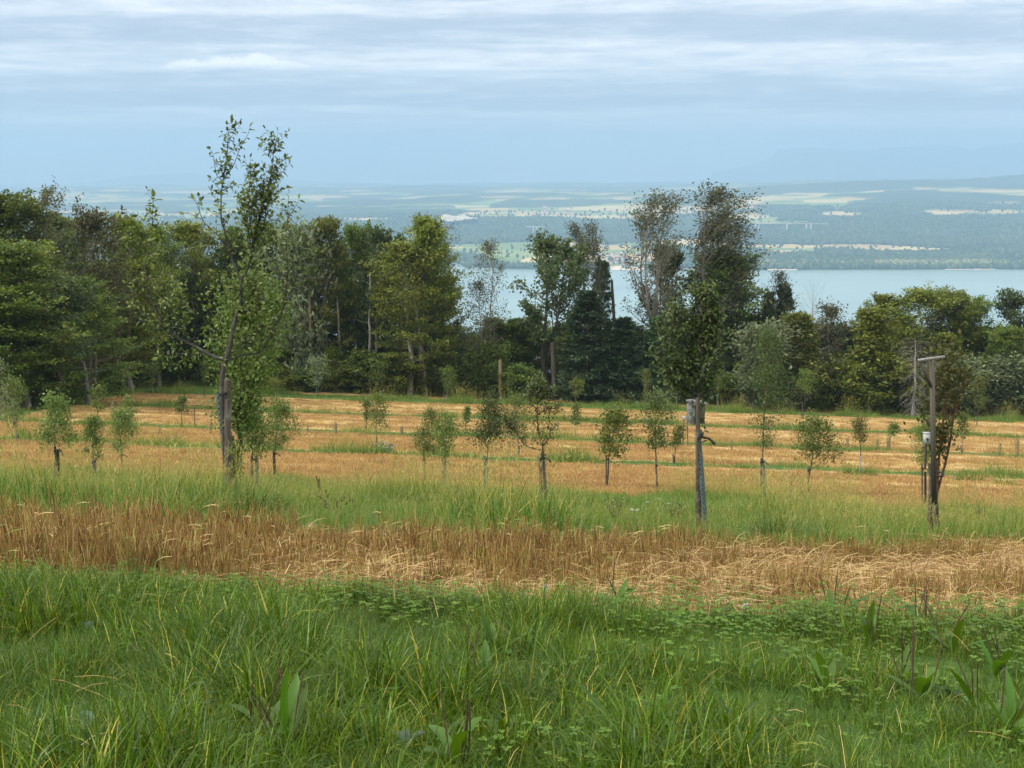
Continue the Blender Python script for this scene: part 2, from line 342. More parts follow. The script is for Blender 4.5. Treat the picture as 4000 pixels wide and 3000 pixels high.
M['meadow'] = leaf_mat('meadow_grass', [(0.0, (0.0492, 0.108, 0.0138)), (0.4, (0.0929, 0.1764, 0.0221)), (0.7, (0.142, 0.2315, 0.0345)), (0.88, (0.2295, 0.259, 0.0586)), (1.0, (0.3935, 0.3087, 0.0897))], rough=0.45, spec=0.3, trans=0.3, patch=0.22, pscale=0.3, hue=0.05)
M['clover'] = leaf_mat('clover_leaf', [(0.0, (0.0536, 0.1129, 0.0084)), (0.6, (0.0957, 0.1782, 0.012)), (1.0, (0.1627, 0.2376, 0.021))], patch=0.1, pscale=2, trans=0.35)
M['straw'] = leaf_mat('stubble_straw', [(0.0, (0.1236, 0.0632, 0.0202)), (0.3, (0.2988, 0.1782, 0.0532)), (0.65, (0.4534, 0.3156, 0.1089)), (0.9, (0.5976, 0.4684, 0.2016)), (1.0, (0.1546, 0.2138, 0.0363))], rough=0.6, spec=0.25, trans=0.2, patch=0.16, pscale=0.6, hue=0.02)
M['straw_far'] = leaf_mat('far_stubble_straw', [(0.0, (0.2, 0.1127, 0.042)), (0.3, (0.34, 0.2156, 0.084)), (0.65, (0.46, 0.3136, 0.1302)), (0.95, (0.58, 0.4312, 0.2016)), (1.0, (0.2, 0.2156, 0.0588))], rough=0.6, spec=0.25, trans=0.2, patch=0.2, pscale=0.25, hue=0.02)
M['litter'] = leaf_mat('straw_litter', [(0.0, (0.36, 0.2185, 0.082)), (0.6, (0.58, 0.418, 0.1886)), (1.0, (0.7, 0.551, 0.2952))], rough=0.6, spec=0.25, trans=0.15, patch=0.1, pscale=0.6)
# ------------------------------------------------------------ the setting: ground, lake, far shore, mountains, air
def sstep(x, a, b):
    t = np.clip((x - a) / (b - a), 0, 1); return t * t * (3 - 2 * t)
def edge_d(X, Y):
    """depth at which the field ends and the wood begins"""
    u = X / np.maximum(Y, 1) * FPX + CX
    return np.interp(u, [-300, 0, 100, 200, 300, 400, 700, 2212], [118, 136, 156, 180, 203, 212, 214, 212])
ROWS = [(90, 2.7), (120, 2.4), (155, 3.6), (196, 6.5)]
def near_end(X, Y):
    return 9.75 + (fbm(X / 1.5, Y / 5, 3) - 0.5) * 1.2
def stub_end(X, Y):
    u = X / np.maximum(Y, 1)
    return np.interp(u, [-0.4, -0.1, 0.1, 0.2, 0.27, 0.4], [13.7, 13.6, 14.0, 14.2, 14.6, 18.0]) + (fbm(X / 2.0, Y / 6, 4) - 0.5) * 1.6
def strip_end(X, Y): return 54 + (fbm(X / 5.0, Y / 30, 8) - 0.5) * 5
def greenness(X, Y):
    X = np.asarray(X, float); Y = np.asarray(Y, float)
    n = (fbm(X / 3.0, Y / 8.0, 21) - 0.5)
    g = 1 - sstep(Y, near_end(X, Y) - 0.25, near_end(X, Y) + 0.25)
    se, st = stub_end(X, Y), strip_end(X, Y)
    g = np.maximum(g, sstep(Y, se - 0.6, se + 0.5) * (1 - sstep(Y, st - 1.2, st + 1.2)))
    for d, h in ROWS:
        hh = h * (1 + 0.9 * n)
        k = np.clip(1.0 + 2.2 * (fbm(X / 7.0, Y / 50, 31 + int(d)) - 0.36), 0, 1)
        g = np.maximum(g, (1 - sstep(np.abs(Y - d - 2.2 * n), hh * 0.6, hh * 1.2)) * k)
    e = edge_d(X, Y)
    left = np.clip((-0.16 * Y - X) / 12, 0, 1)
    g = np.maximum(g, sstep(Y, e - 5 - 14 * left, e - 1))
    return np.clip(g, 0, 1)
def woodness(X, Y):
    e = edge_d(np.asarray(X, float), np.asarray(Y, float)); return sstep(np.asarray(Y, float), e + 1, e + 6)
def grid_faces(nr, nc):
    i = np.arange(nr - 1)[:, None] * nc; j = np.arange(nc - 1)[None, :]
    return np.stack([i + j, i + j + 1, i + nc + j + 1, i + nc + j], -1).reshape(-1, 4)
def attr(me, name, val):
    a = me.attributes.new(name, 'FLOAT', 'POINT'); a.data.foreach_set('value', np.asarray(val, np.float32).ravel())

m, t = new_mat('hillside_ground')
geo = t.n('ShaderNodeNewGeometry').outputs['Position']
gr = t.n('ShaderNodeAttribute', attribute_name='green').outputs['Fac']; wd = t.n('ShaderNodeAttribute', attribute_name='wood').outputs['Fac']
mpS = t.n('ShaderNodeMapping', ins={0: geo, 3: (0.03, 0.42, 0.0)}).outputs[0]
stripe = t.noise(mpS, 1.0, 4, 0.6)                                      # combine passes run along the tree rows
fine = t.noise(t.n('ShaderNodeMapping', ins={0: geo, 3: (1.0, 0.35, 1.0)}).outputs[0], 5.0, 6, 0.7)
big = t.noise(geo, 0.06, 3, 0.5)
f = t.math('ADD', t.math('MULTIPLY', stripe, 0.62), t.math('ADD', t.math('MULTIPLY', fine, 0.28), t.math('MULTIPLY', big, 0.14)))
straw = t.ramp(f, [(0.40, (0.25, 0.145, 0.052)), (0.48, (0.37, 0.24, 0.090)), (0.55, (0.46, 0.325, 0.132)), (0.63, (0.40, 0.32, 0.115)), (0.72, (0.28, 0.28, 0.10))])
grass_c = t.ramp(t.math('ADD', t.math('MULTIPLY', fine, 0.5), t.math('MULTIPLY', big, 0.5)), [(0.36, (0.030, 0.070, 0.014)), (0.52, (0.062, 0.125, 0.026)), (0.66, (0.13, 0.18, 0.05))])
gm = t.math('ADD', gr, t.math('MULTIPLY', t.math('SUBTRACT', fine, 0.5), 0.7), clamp=True)
gm = t.ramp(gm, [(0.38, (0, 0, 0)), (0.6, (1, 1, 1))])
c = t.mix(gm, straw, grass_c)
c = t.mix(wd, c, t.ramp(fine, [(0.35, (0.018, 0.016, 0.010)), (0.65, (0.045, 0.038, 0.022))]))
bm = t.n('ShaderNodeBump', ins={'Strength': 0.6, 'Distance': 0.12, 'Height': fine})
finish(t, c, 0.9, 0.15, bump=bm.outputs[0]); M['ground'] = m

d1 = np.concatenate([np.linspace(-12, 0, 12), np.linspace(1, 20, 60), np.geomspace(20.5, 240, 230), np.geomspace(245, 3600, 70)])
u1 = np.linspace(-0.60, 0.60, 260)
D, U = np.meshgrid(d1, u1, indexing='ij'); X = U * (np.abs(D) + 14)
Z = ground_z(X, D)
mb = MB(); mb.add(np.stack([X, D, Z], -1).reshape(-1, 3), grid_faces(*D.shape))
g_o = mb.build('ground', M['ground'], smooth=True)
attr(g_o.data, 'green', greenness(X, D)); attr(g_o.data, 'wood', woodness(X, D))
tag(g_o, 'sloping hillside with bands of green grass and orange stubble', 'ground', kind='structure')

# ---- lake
LZ = -440.0
def shore_d(px):                                     # far shore, and the low point at its left
    return np.interp(px, [-600, 700, 930, 985, 1010, 1150, 1300, 1400, 1480, 1640, 2212, 3000], [7100, 7050, 7000, 6980, 6600, 6500, 6480, 6420, 6560, 6450, 6500, 6450])
m, t = new_mat('lake_water')
geo = t.n('ShaderNodeNewGeometry').outputs['Position']
nz = t.noise(t.n('ShaderNodeMapping', ins={0: geo, 3: (0.0009, 0.0016, 0)}).outputs[0], 1.0, 5, 0.55)
rip = t.noise(t.n('ShaderNodeMapping', ins={0: geo, 3: (0.012, 0.03, 0)}).outputs[0], 1.0, 4, 0.6)
col = t.ramp(nz, [(0.38, (0.165, 0.255, 0.235)), (0.62, (0.215, 0.32, 0.285))])
bmp = t.n('ShaderNodeBump', ins={'Strength': 0.25, 'Distance': 3.0, 'Height': rip})
finish(t, col, 0.28, 0.5, bump=bmp.outputs[0]); M['water'] = m
mb = MB(); xs = np.linspace(-6000, 6000, 25); ys = np.linspace(1400, 8200, 25)
YY, XX = np.meshgrid(ys, xs, indexing='ij')
mb.add(np.stack([XX, YY, np.full_like(XX, LZ)], -1).reshape(-1, 3), grid_faces(25, 25))
tag(mb.build('lake_water', M['water'], smooth=True), 'pale turquoise lake stretched out below the wooded hillside', 'lake', kind='structure')

# ---- far shore: fields, woods and low hills
_fd = np.array([6300, 6700, 7200, 7900, 8500, 9000, 9600, 10400, 11500, 13000, 15000, 17500, 19500, 22000, 28000, 38000], float)
_fr = np.array([585, 574, 561, 547, 534, 524, 508, 489, 468, 450, 436, 423, 416, 409, 403, 398], float)
def far_z(X, Y):
    u = X / Y * FPX + CX
    r = np.interp(Y, _fd, _fr)
    z = -(np.tan(PITCH + np.arctan((r - CY) / FPX))) * Y
    z = z + np.interp(u, [-200, 900, 1500, 2212, 2600], [-0.0035, -0.001, 0.0022, 0.0105, 0.013]) * Y * sstep(Y, 8200, 16000) * (1 - 0.5 * sstep(Y, 17000, 24000))
    amp = np.interp(Y, [6300, 7600, 9000, 12000, 20000, 25000], [0.5, 3, 18, 34, 55, 70])
    z = z + (fbm(X / 1500, Y / 1900, 41, 4) - 0.5) * 2 * amp
    sd = shore_d(u)
    z = np.maximum(z, LZ + 1.0 + (Y - sd) * 0.003)
    return np.where(Y < sd, LZ - 6 + (Y - sd) * 0.02, np.where(Y < sd + 120, LZ + 0.4 + (z - LZ) * np.clip((Y - sd) / 120, 0, 1), z))
PATCHES = [(1840, 460, 85, 13, -0.3, -0.03), (1690, 426, 120, 8, -0.3, -0.06), (1830, 414, 90, 6, -0.3, -0.04), (2090, 401, 130, 7, -0.3, -0.04), (2030, 458, 35, 3, -0.3, 0), (2160, 462, 60, 4, -0.3, 0), (2150, 441, 60, 3, -0.3, 0), (1730, 536, 120, 6, -0.3, -0.02), (2010, 517, 40, 3, -0.3, 0),
 (1150, 530, 130, 7, -0.3, 0), (1010, 542, 60, 8, -0.3, 0), (1290, 455, 90, 10, -0.3, 0), (1225, 463, 110, 8, -0.3, 0), (1345, 472, 85, 5, -0.3, 0), (700, 479, 90, 4, -0.3, 0), (800, 476, 70, 4, -0.3, 0), (1270, 441, 120, 4, -0.3, 0), (1560, 452, 60, 6, -0.3, 0), (1450, 525, 90, 8, -0.3, 0),
 (1900, 499, 330, 17, 0.3, 0), (1330, 497, 110, 14, 0.3, 0), (1090, 492, 150, 20, 0.3, 0), (1990, 440, 130, 12, 0.3, -0.03), (1950, 424, 90, 7, 0.3, 0), (2080, 430, 120, 8, 0.3, 0), (1700, 455, 60, 10, 0.3, 0), (1960, 562, 330, 11, 0.3, 0), (1170, 479, 50, 8, 0.3, 0), (700, 466, 200, 5, 0.3, 0), (650, 492, 200, 8, 0.3, 0)]
def far_wood(X, Y):
    """1 in woods, 0 in fields"""
    u = X / Y * FPX + CX; sd = shore_d(u)
    n = fbm(X / 900, Y / 1000, 55, 4) + 0.22 * (fbm(X / 260, Y / 420, 57, 3) - 0.5)
    bias = np.interp(Y, [6400, 7700, 8400, 8900, 9600, 11800, 12600, 15000, 17500, 22000], [0.10, 0.04, -0.08, 0.02, 0.08, 0.00, -0.06, -0.03, 0.03, 0.06])
    bias = bias + 0.05 * np.interp(u, [1350, 1650, 2300], [-0.4, 1, 1.1]) * (1 - sstep(Y, 11800, 13500)) - 0.06 * np.exp(-((u - 1250) / 260)**2) * (Y < 9000)
    bias = bias - 0.25 * np.exp(-((u - 1340) / 95)**2) * (Y < 8200)
    z = far_z(X, Y); row = CY - FPX * np.tan(np.arctan(z / Y) + PITCH)
    for cpx, crow, rx, ry, sg, tl in PATCHES:                      # the clearings and woods one can make out
        q = ((u - cpx) / rx)**2 + ((row - crow - tl * (u - cpx)) / ry)**2
        bias = bias + sg * np.exp(-q**1.5)
    w_ = sstep(n + bias, 0.485, 0.525)
    return np.where(Y < sd + 25, 0, w_)
m, t = new_mat('far_country')
geo = t.n('ShaderNodeNewGeometry').outputs['Position']
wdn = t.n('ShaderNodeAttribute', attribute_name='wood').outputs['Fac']
mp = t.n('ShaderNodeMapping', ins={0: geo, 2: (0, 0, R(17)), 3: (0.0026, 0.0030, 0)}).outputs[0]
vo = t.n('ShaderNodeTexVoronoi', feature='F1', voronoi_dimensions='2D', ins={'Vector': mp, 'Scale': 1.0, 'Randomness': 0.85})
cs = t.n('ShaderNodeSeparateColor', ins={0: vo.outputs['Color']})
fields = t.ramp(cs.outputs[0], [(0.0, (0.10, 0.18, 0.04)), (0.22, (0.19, 0.25, 0.055)), (0.36, (0.50, 0.35, 0.13)), (0.66, (0.58, 0.44, 0.20)), (0.82, (0.14, 0.23, 0.05)), (0.92, (0.42, 0.27, 0.13))], 'CONSTANT')
fz = t.noise(geo, 0.004, 4, 0.6)
fields = t.mix(0.25, fields, t.ramp(fz, [(0.3, (0.12, 0.18, 0.05)), (0.7, (0.48, 0.40, 0.20))]))
woods = t.ramp(fz, [(0.3, (0.030, 0.052, 0.020)), (0.7, (0.062, 0.090, 0.034))])
finish(t, t.mix(wdn, fields, woods), 0.95, 0.1); M['far'] = m
d2 = np.concatenate([np.geomspace(6250, 18000, 330), np.geomspace(18050, 37500, 80)])
u2 = np.linspace(-0.52, 0.52, 420)
D, U = np.meshgrid(d2, u2, indexing='ij'); X = U * D
FW = far_wood(X, D); Z = far_z(X, D) + FW * np.interp(D, [6300, 10000, 11500, 13000, 40000], [0, 0, 12, 22, 30])
mb = MB(); mb.add(np.stack([X, D, Z], -1).reshape(-1, 3), grid_faces(*D.shape))
f_o = mb.build('far_terrain', M['far'], smooth=True); attr(f_o.data, 'wood', FW)
tag(f_o, 'patchwork of fields and woods rising beyond the lake', 'terrain', kind='structure')

# ---- mountains at the horizon
m, t = new_mat('mountain_rock')
geo = t.n('ShaderNodeNewGeometry').outputs['Position']
finish(t, t.ramp(t.noise(geo, 0.0008, 5, 0.6), [(0.35, (0.03, 0.045, 0.035)), (0.65, (0.09, 0.10, 0.09))]), 0.95, 0.1); M['mountain'] = m
def ridge(name, d, pxs, pys, label, rough, seed):
    px = np.linspace(pxs[0], pxs[-1], 420); py = np.interp(px, pxs, pys)
    py = py - (fbm(px / 34.0, px * 0, seed, 5) - 0.5) * rough * np.clip(np.minimum(px - pxs[0], pxs[-1] - px) / 120, 0.1, 1)
    P = np.array([at(a, b, d) for a, b in zip(px, py)])
    base = at(0, 405, d)[2]
    rows = []
    for k, (dy, f) in enumerate([(-1500, 0.0), (-1000, 0.34), (-500, 0.70), (0, 1.0), (500, 0.62), (1000, 0.0)]):
        q = P.copy(); q[:, 1] += dy; nzz = (fbm(px / 16.0 + k * 3.1, px * 0 + k, seed + k, 4) - 0.5) * 0.22 * (0.0 if f in (0.0, 1.0) else 1)
        q[:, 2] = base + (P[:, 2] - base) * np.clip(f + nzz, 0, 1); rows.append(q)
    mb = MB(); mb.add(np.concatenate(rows), grid_faces(6, 420)); tag(mb.build(name, M['mountain'], smooth=False), label, 'mountain', kind='structure')
ridge('mountains', 38500, [1540, 1620, 1665, 1680, 1760, 1830, 1880, 1900, 1980, 2040, 2100, 2180, 2260, 2500], [372, 356, 340, 321, 319, 323, 325, 318, 317, 313, 322, 310, 308, 300], 'hazy blue mountain ridge with a stepped left end on the right horizon', 8, 61)
ridge('mountains', 39500, [-300, 100, 200, 270, 330, 420, 470, 560, 700, 860, 1000], [402, 398, 392, 383, 378, 375, 381, 386, 392, 398, 403], 'faint low blue mountain ridge on the left horizon', 6, 71)

def wooded_ridge(d, pxs, pys, base_row, label, seed):
    px = np.linspace(pxs[0], pxs[-1], 300); py = np.interp(px, pxs, pys) - (fbm(px / 22.0, px * 0, seed, 5) - 0.5) * 5
    P = np.array([at(a, b, d) for a, b in zip(px, py)]); rows = []; zb = at(0, base_row, d - 1500)[2] - 40
    for dy, f in [(-1800, 0.0), (-1200, 0.35), (-600, 0.75), (0, 1.0), (700, 0.6), (1500, 0.0)]:
        q = P.copy(); q[:, 1] += dy; q[:, 2] = zb + (P[:, 2] - zb) * np.clip(f + (fbm(px / 9.0, px * 0 + dy, seed + 3, 4) - 0.5) * 0.2 * (f not in (0.0, 1.0)), 0, 1); rows.append(q)
    mb = MB(); mb.add(np.concatenate(rows), grid_faces(6, 300)); o = mb.build('hills', M['far'], smooth=True); attr(o.data, 'wood', np.ones(1800)); tag(o, label, 'hills', kind='structure')
wooded_ridge(16500, [1540, 1700, 1850, 1960, 2060, 2120, 2212, 2400], [408, 398, 391, 389, 391, 384, 376, 370], 418, 'dark blue wooded ridge climbing to the right edge', 81)
wooded_ridge(14500, [1060, 1100, 1180, 1300, 1390, 1440], [440, 431, 430, 429, 433, 440], 441, 'low dark wooded ridge behind the pale fields in the middle', 91)
wooded_ridge(12500, [560, 700, 800, 880, 960, 1040, 1090], [470, 459, 458, 452, 450, 455, 470], 472, 'wooded hill above the bare rock face at the left of the lake', 95)

# ---- haze: one box of thin air round everything
m = bpy.data.materials.new('haze_air'); m.use_nodes = True; t = NT(m.node_tree)
vol = t.n('ShaderNodeVolumePrincipled', ins={'Color': (0.38, 0.57, 0.77, 1), 'Density': 0.000080, 'Anisotropy': 0.0})
o_ = t.n('ShaderNodeOutputMaterial'); t.l(vol.outputs[0], o_.inputs['Volume']); M['haze'] = m
mb = MB(); mb.box((0, 20200, 195), (80000, 41500, 1330))
hz = mb.build('haze', M['haze']); tag(hz, 'thin blue haze lying over the lake and the far country', 'haze', kind='stuff')
# ------------------------------------------------------------ growing trees
def dome(t): return np.clip(np.sin(np.pi * (0.14 + 0.70 * t)), 0, 1) ** 0.75
def egg(t): return np.clip(np.sin(np.pi * (0.10 + 0.86 * t ** 0.8)), 0, 1) ** 0.8
def cone(t): return (1 - 0.93 * t) ** 0.9
def lolly(t): return np.clip(np.sin(np.pi * (0.04 + 0.92 * t)), 0, 1) ** 0.6
def flat(t): return 0.55 + 0.45 * np.sin(np.pi * t)
def grow(seed, H, Rc, cb=0.25, prof=dome, nl=40, el=(5, 65), curve=0.25, nsub=7, subl=0.38, lps=30, ls=0.42, lw=0.6, spread=(0.5, 0.5, 0.25),
         tr=0.25, lean=0.0, wob=0.03, wind=(0.0, 0.0, 0.0), nb=1.0, lvar=(0.72, 1.18), limb_r=0.32, sub_draw=True, dens=1.0, top=1.0, droop=0.0, leafdir=0.5, fork=0, sides=6, tip=0.12, sub_from=0.25, az_bias=None, fold=0.25, bare_below=0.0, cl=0.5):
    """a trunk with limbs and twigs (wood) and leaf clumps along the twigs (leaf); base at the origin"""
    g = np.random.default_rng(seed)
    wood, leaf = MB(), MB(); wind = np.array(wind)
    n = 9; hs = np.linspace(0, H * top, n)
    tw = np.cumsum(g.normal(0, wob * H / n * 2.2, (n, 2)), 0); tw -= tw[0]
    path = np.stack([tw[:, 0] + lean * hs * (hs / H), tw[:, 1], hs], 1)
    fr = np.linspace(0, 1, n)
    rad = tr * (1 - fr) ** 0.8 + tip * tr * 0.3 + tr * 0.35 * np.exp(-fr * 18)
    wood.tube(path, rad, sides)
    def trunk(h):
        return np.array([np.interp(h, hs, path[:, k]) for k in range(3)])
    trunks = [trunk]
    for q in range(fork):
        h0 = H * g.uniform(0.22, 0.4); a = g.uniform(0, 6.28); p0 = trunk(h0); e = H * top * g.uniform(0.75, 0.95)
        end = trunk(min(e, H * top)) + np.array([math.cos(a), math.sin(a) * 0.6, 0]) * Rc * 0.5; end[2] = e
        mid = (p0 * 0.5 + end * 0.5) + np.array([math.cos(a), math.sin(a), 0]) * Rc * 0.16
        pp = spline([p0, mid, end], 8); r0 = np.interp(h0, hs, rad) * 0.75
        wood.tube(pp, np.linspace(r0, 0.03 * tr + 0.01, 8), 5)
        trunks.append(lambda h, pp=pp: np.array([np.interp(h, pp[:, 2], pp[:, k]) for k in range(3)]))
    C, A, N, Rn = [], [], [], []
    az = g.uniform(0, 6.28)
    for i in range(nl):
        t = (i + g.uniform(0.1, 0.9)) / nl
        h = H * (cb + (1 - cb) * t * 0.97); tk = trunks[i % len(trunks)]; p = tk(min(h, H * top))
        az += 2.399 + g.normal(0, 0.35)
        a = az if az_bias is None else az_bias + g.normal(0, 0.9)
        L = Rc * prof(t) * g.uniform(*lvar) + 0.02 * H
        e = R(min(84.0, el[0] + (el[1] - el[0]) * t + g.normal(0, 9)))
        L = L / max(0.45, math.cos(e) ** 0.6); L = min(L, max(0.5, (H * 1.04 - h)) / max(0.15, math.sin(e)) if e > 0.15 else L)
        d = np.array([math.cos(a) * math.cos(e), math.sin(a) * math.cos(e), math.sin(e)])
        pts = [p]; k = 5
        for s in range(k):
            d = unit(d + np.array([0, 0, curve - droop * (s / k)]) * 0.35 + wind * 0.3 + g.normal(0, 0.10, 3)); p = p + d * L / k; pts.append(p)
        pts = np.array(pts); r0 = max(0.012 * H / 10, np.interp(h, hs, rad) * limb_r) * (0.6 + 0.4 * L / (Rc + 1e-6))
        wood.tube(pts, np.linspace(r0, r0 * 0.15, k + 1), 4, cap=False)
        cr = g.random()
        for j in range(nsub):
            s = sub_from + (1 - sub_from) * (j + g.uniform(0, 1)) / nsub
            x = s * k; ii = min(int(x), k - 1); q = pts[ii] * (1 - (x - ii)) + pts[ii + 1] * (x - ii)
            ld = unit(pts[ii + 1] - pts[ii]); side = unit(np.cross(ld, [0, 0, 1]) + 1e-6) * (1 if j % 2 else -1)
            sd = unit(ld * 0.7 + side * g.uniform(0.4, 1.0) + np.array([0, 0, 0.12 + curve * 0.3 - droop * 0.5]) + wind * 0.5 + g.normal(0, 0.22, 3))
            sl = L * subl * g.uniform(0.6, 1.25) * (1.15 - 0.6 * s) + 0.02 * H
            q2 = q + sd * sl + np.array([0, 0, -droop * 0.3 * sl]) + wind * 0.25 * sl
            if sub_draw: wood.tube(np.array([q, (q + q2) / 2 + g.normal(0, 0.03 * sl, 3), q2]), [r0 * 0.22, r0 * 0.15, r0 * 0.05], 3, cap=False)
            m = int(lps * dens * g.uniform(0.5, 1.5)); 
            if h / H < bare_below: m = 0
            if m == 0: continue
            f = g.uniform(0.1, 1.08, m)[:, None]
            C.append(q + (q2 - q) * f + g.normal(0, 1, (m, 3)) * np.array(spread) * (0.35 + 0.65 * sl / (Rc * subl + 1e-6)))
            A.append(unit(sd * leafdir + wind * 0.6 + g.normal(0, 0.6, (m, 3))))
            N.append(unit(np.array([0, 0, nb]) + g.normal(0, 0.55, (m, 3))))
            Rn.append(np.clip(0.42 + cl * 0.4 * (cr - 0.5) + cl * 0.5 * (g.random() - 0.5) + g.normal(0, 0.16, m), 0, 1))
    if C:
        C, A, N, Rn = map(np.concatenate, (C, A, N, Rn))
        sz = ls * g.uniform(0.6, 1.35, len(C))
        leaf.kite(C, A, N, sz, sz * lw, Rn, fold)
    return wood, leaf
PROTO = {}
def proto(key, wood_mat, leaf_mat_, H, Rc, **kw):
    wv, lv = grow(H=H, Rc=Rc, **kw)
    vv = np.concatenate((lv if lv.n else wv).v); R_ = float(np.percentile(np.abs(vv[:, 0] - np.median(vv[:, 0])), 96.5)); H_ = float(np.percentile(vv[:, 2], 99.8))
    PROTO[key] = dict(H=H_, R=R_, wood=wv.mesh('trunk', M[wood_mat], True), leaf=lv.mesh('crown', M[leaf_mat_]) if lv.n else None, n=0)
for i in range(3):
    proto('beech%d' % i, 'bark_pale', 'beech', 24, 6.0, seed=100 + i, cb=0.10, nl=64, el=(-10, 62), curve=0.12, nsub=8, lps=46, ls=0.42, spread=(0.45, 0.45, 0.16), tr=0.32, nb=1.6, wind=(0.25, 0, 0.05), prof=[dome, egg, dome][i])
    proto('ybeech%d' % i, 'bark_pale', 'beech_yellow', 24, 5.0, seed=120 + i, cb=0.20, nl=56, el=(-8, 66), curve=0.15, nsub=8, lps=36, ls=0.41, spread=(0.4, 0.4, 0.14), tr=0.30, nb=1.7, wind=(0.3, 0, 0.1), wob=0.05, prof=[dome, egg, egg][i])
for i in range(2):
    proto('oak%d' % i, 'bark_dark', 'oak', 22, 5.5, seed=140 + i, cb=0.36, nl=32, el=(5, 62), curve=0.3, nsub=8, lps=34, ls=0.46, lw=0.75, spread=(0.38, 0.38, 0.32), tr=0.42, nb=0.4, wob=0.06, limb_r=0.5, fork=2)
proto('wispy0', 'bark_grey', 'wispy', 26, 4.0, seed=161, cb=0.30, nl=50, el=(28, 74), curve=0.45, nsub=9, lps=13, ls=0.29, lw=0.5, spread=(0.26, 0.26, 0.26), tr=0.30, nb=0.1, wind=(0.28, 0, 0.25), fork=2, limb_r=0.34, prof=egg)
proto('wispy1', 'bark_grey', 'wispy', 26, 4.6, seed=162, cb=0.34, nl=52, el=(30, 70), curve=0.3, nsub=9, lps=24, ls=0.30, lw=0.5, spread=(0.30, 0.30, 0.28), tr=0.32, nb=0.1, wind=(0.45, 0, 0.15), fork=1, limb_r=0.34, az_bias=0.15, prof=egg)
proto('wispy2', 'bark_grey', 'wispy', 20, 3.6, seed=163, cb=0.30, nl=34, el=(20, 70), curve=0.3, nsub=8, lps=9, ls=0.28, lw=0.5, spread=(0.22, 0.22, 0.22), tr=0.16, nb=0.2, wind=(0.35, 0, 0.15), limb_r=0.34, prof=egg)
proto('reddish0', 'bark_grey', 'brownish', 18, 4.2, seed=170, cb=0.22, nl=38, el=(8, 66), curve=0.2, nsub=7, lps=16, ls=0.42, spread=(0.45, 0.45, 0.25), tr=0.2, nb=0.8, wind=(0.3, 0, 0.1), limb_r=0.34)
for i in range(3):
    proto('spruce%d' % i, 'bark_dark', 'spruce', 22, 4.2, seed=180 + i, cb=0.03, nl=130, el=(-14, 34), curve=0.10, droop=0.30, nsub=9, subl=0.30, lps=18, ls=0.55, lw=0.34, spread=(0.18, 0.18, 0.10), tr=0.26, nb=1.3, prof=cone, limb_r=0.16, sub_draw=False, leafdir=1.2, wob=0.008, sub_from=0.15)
for i in range(3):
    proto('shrub%d' % i, 'bark_dark', ['beech', 'young', 'beech_yellow'][i], 6, 3.0, seed=200 + i, cb=0.02, nl=34, el=(10, 72), curve=0.3, nsub=6, lps=26, ls=0.34, spread=(0.35, 0.35, 0.25), tr=0.09, nb=0.9, wind=(0.2, 0, 0.1), prof=dome)
for i in range(2):
    proto('silver%d' % i, 'bark_grey', 'silver', 8, 3.0, seed=210 + i, cb=0.03, nl=40, el=(25, 78), curve=0.5, nsub=7, lps=22, ls=0.36, lw=0.5, spread=(0.28, 0.28, 0.3), tr=0.10, nb=0.4, wind=(0.4, 0, 0.2), prof=dome)
proto('hornbeam0', 'bark_grey', 'beech_yellow', 15, 4.6, seed=220, cb=0.05, nl=64, el=(15, 76), curve=0.35, nsub=8, lps=26, ls=0.42, spread=(0.4, 0.4, 0.22), tr=0.20, nb=1.0, wind=(0.25, 0, 0.12), prof=lambda t: (1 - t) ** 0.6 * (0.8 + 0.2 * np.sin(9 * t)))
proto('sapling0', 'bark_grey', 'young', 6, 1.2, seed=230, cb=0.30, nl=22, el=(25, 72), curve=0.3, nsub=4, lps=10, ls=0.30, spread=(0.2, 0.2, 0.2), tr=0.05, nb=0.5, wind=(0.2, 0, 0.1), prof=egg)
proto('dead0', 'bark_dead', 'rust', 14, 3.0, seed=240, cb=0.35, nl=34, el=(2, 60), curve=0.3, nsub=7, lps=0, tr=0.16, limb_r=0.34, prof=egg, wob=0.012)
proto('dead1', 'bark_dead', 'rust', 13, 2.2, seed=241, cb=0.05, nl=80, el=(-38, 5), curve=0.0, droop=1.1, nsub=12, subl=0.45, lps=0, tr=0.18, limb_r=0.26, prof=lambda t: 0.6 + 0.4 * t, wob=0.02)
proto('rusty0', 'bark_dead', 'rust', 7, 1.8, seed=242, cb=0.05, nl=44, el=(-10, 20), droop=0.3, nsub=6, lps=11, ls=0.34, lw=0.4, spread=(0.15, 0.15, 0.1), tr=0.09, limb_r=0.2, prof=cone, wob=0.01)

LATIN = dict(beech='beech_tree', ybeech='beech_tree', oak='oak_tree', wispy='tall_thin_tree', reddish='reddening_tree', spruce='spruce_tree', shrub='shrub', silver='silvery_shrub', hornbeam='hornbeam_tree', sapling='sapling', dead='dead_tree', rusty='dead_spruce')
CAT = dict(shrub='shrub', silver='shrub')
def family(k): return k.rstrip('0123456789')
def plant(key, px, d, topy, wpx, label, group=None, rz=None, base_drop=0.15, sink=0.0):
    p = PROTO[key]; b = gpt(px, d); b[2] -= base_drop
    H = at(px, topy, d)[2] - b[2]; sx = (wpx / FPX * d) / (2 * p['R'])
    fam = family(key)
    o = thing(LATIN[fam], b, label, CAT.get(fam, 'tree'), group, 0.0, (sx, sx, H / p['H']))
    if rz is not None: o.rotation_euler = (0, 0, rz)
    child('trunk', p['wood'], o)
    if p['leaf'] is not None: child('crown', p['leaf'], o)
    return o
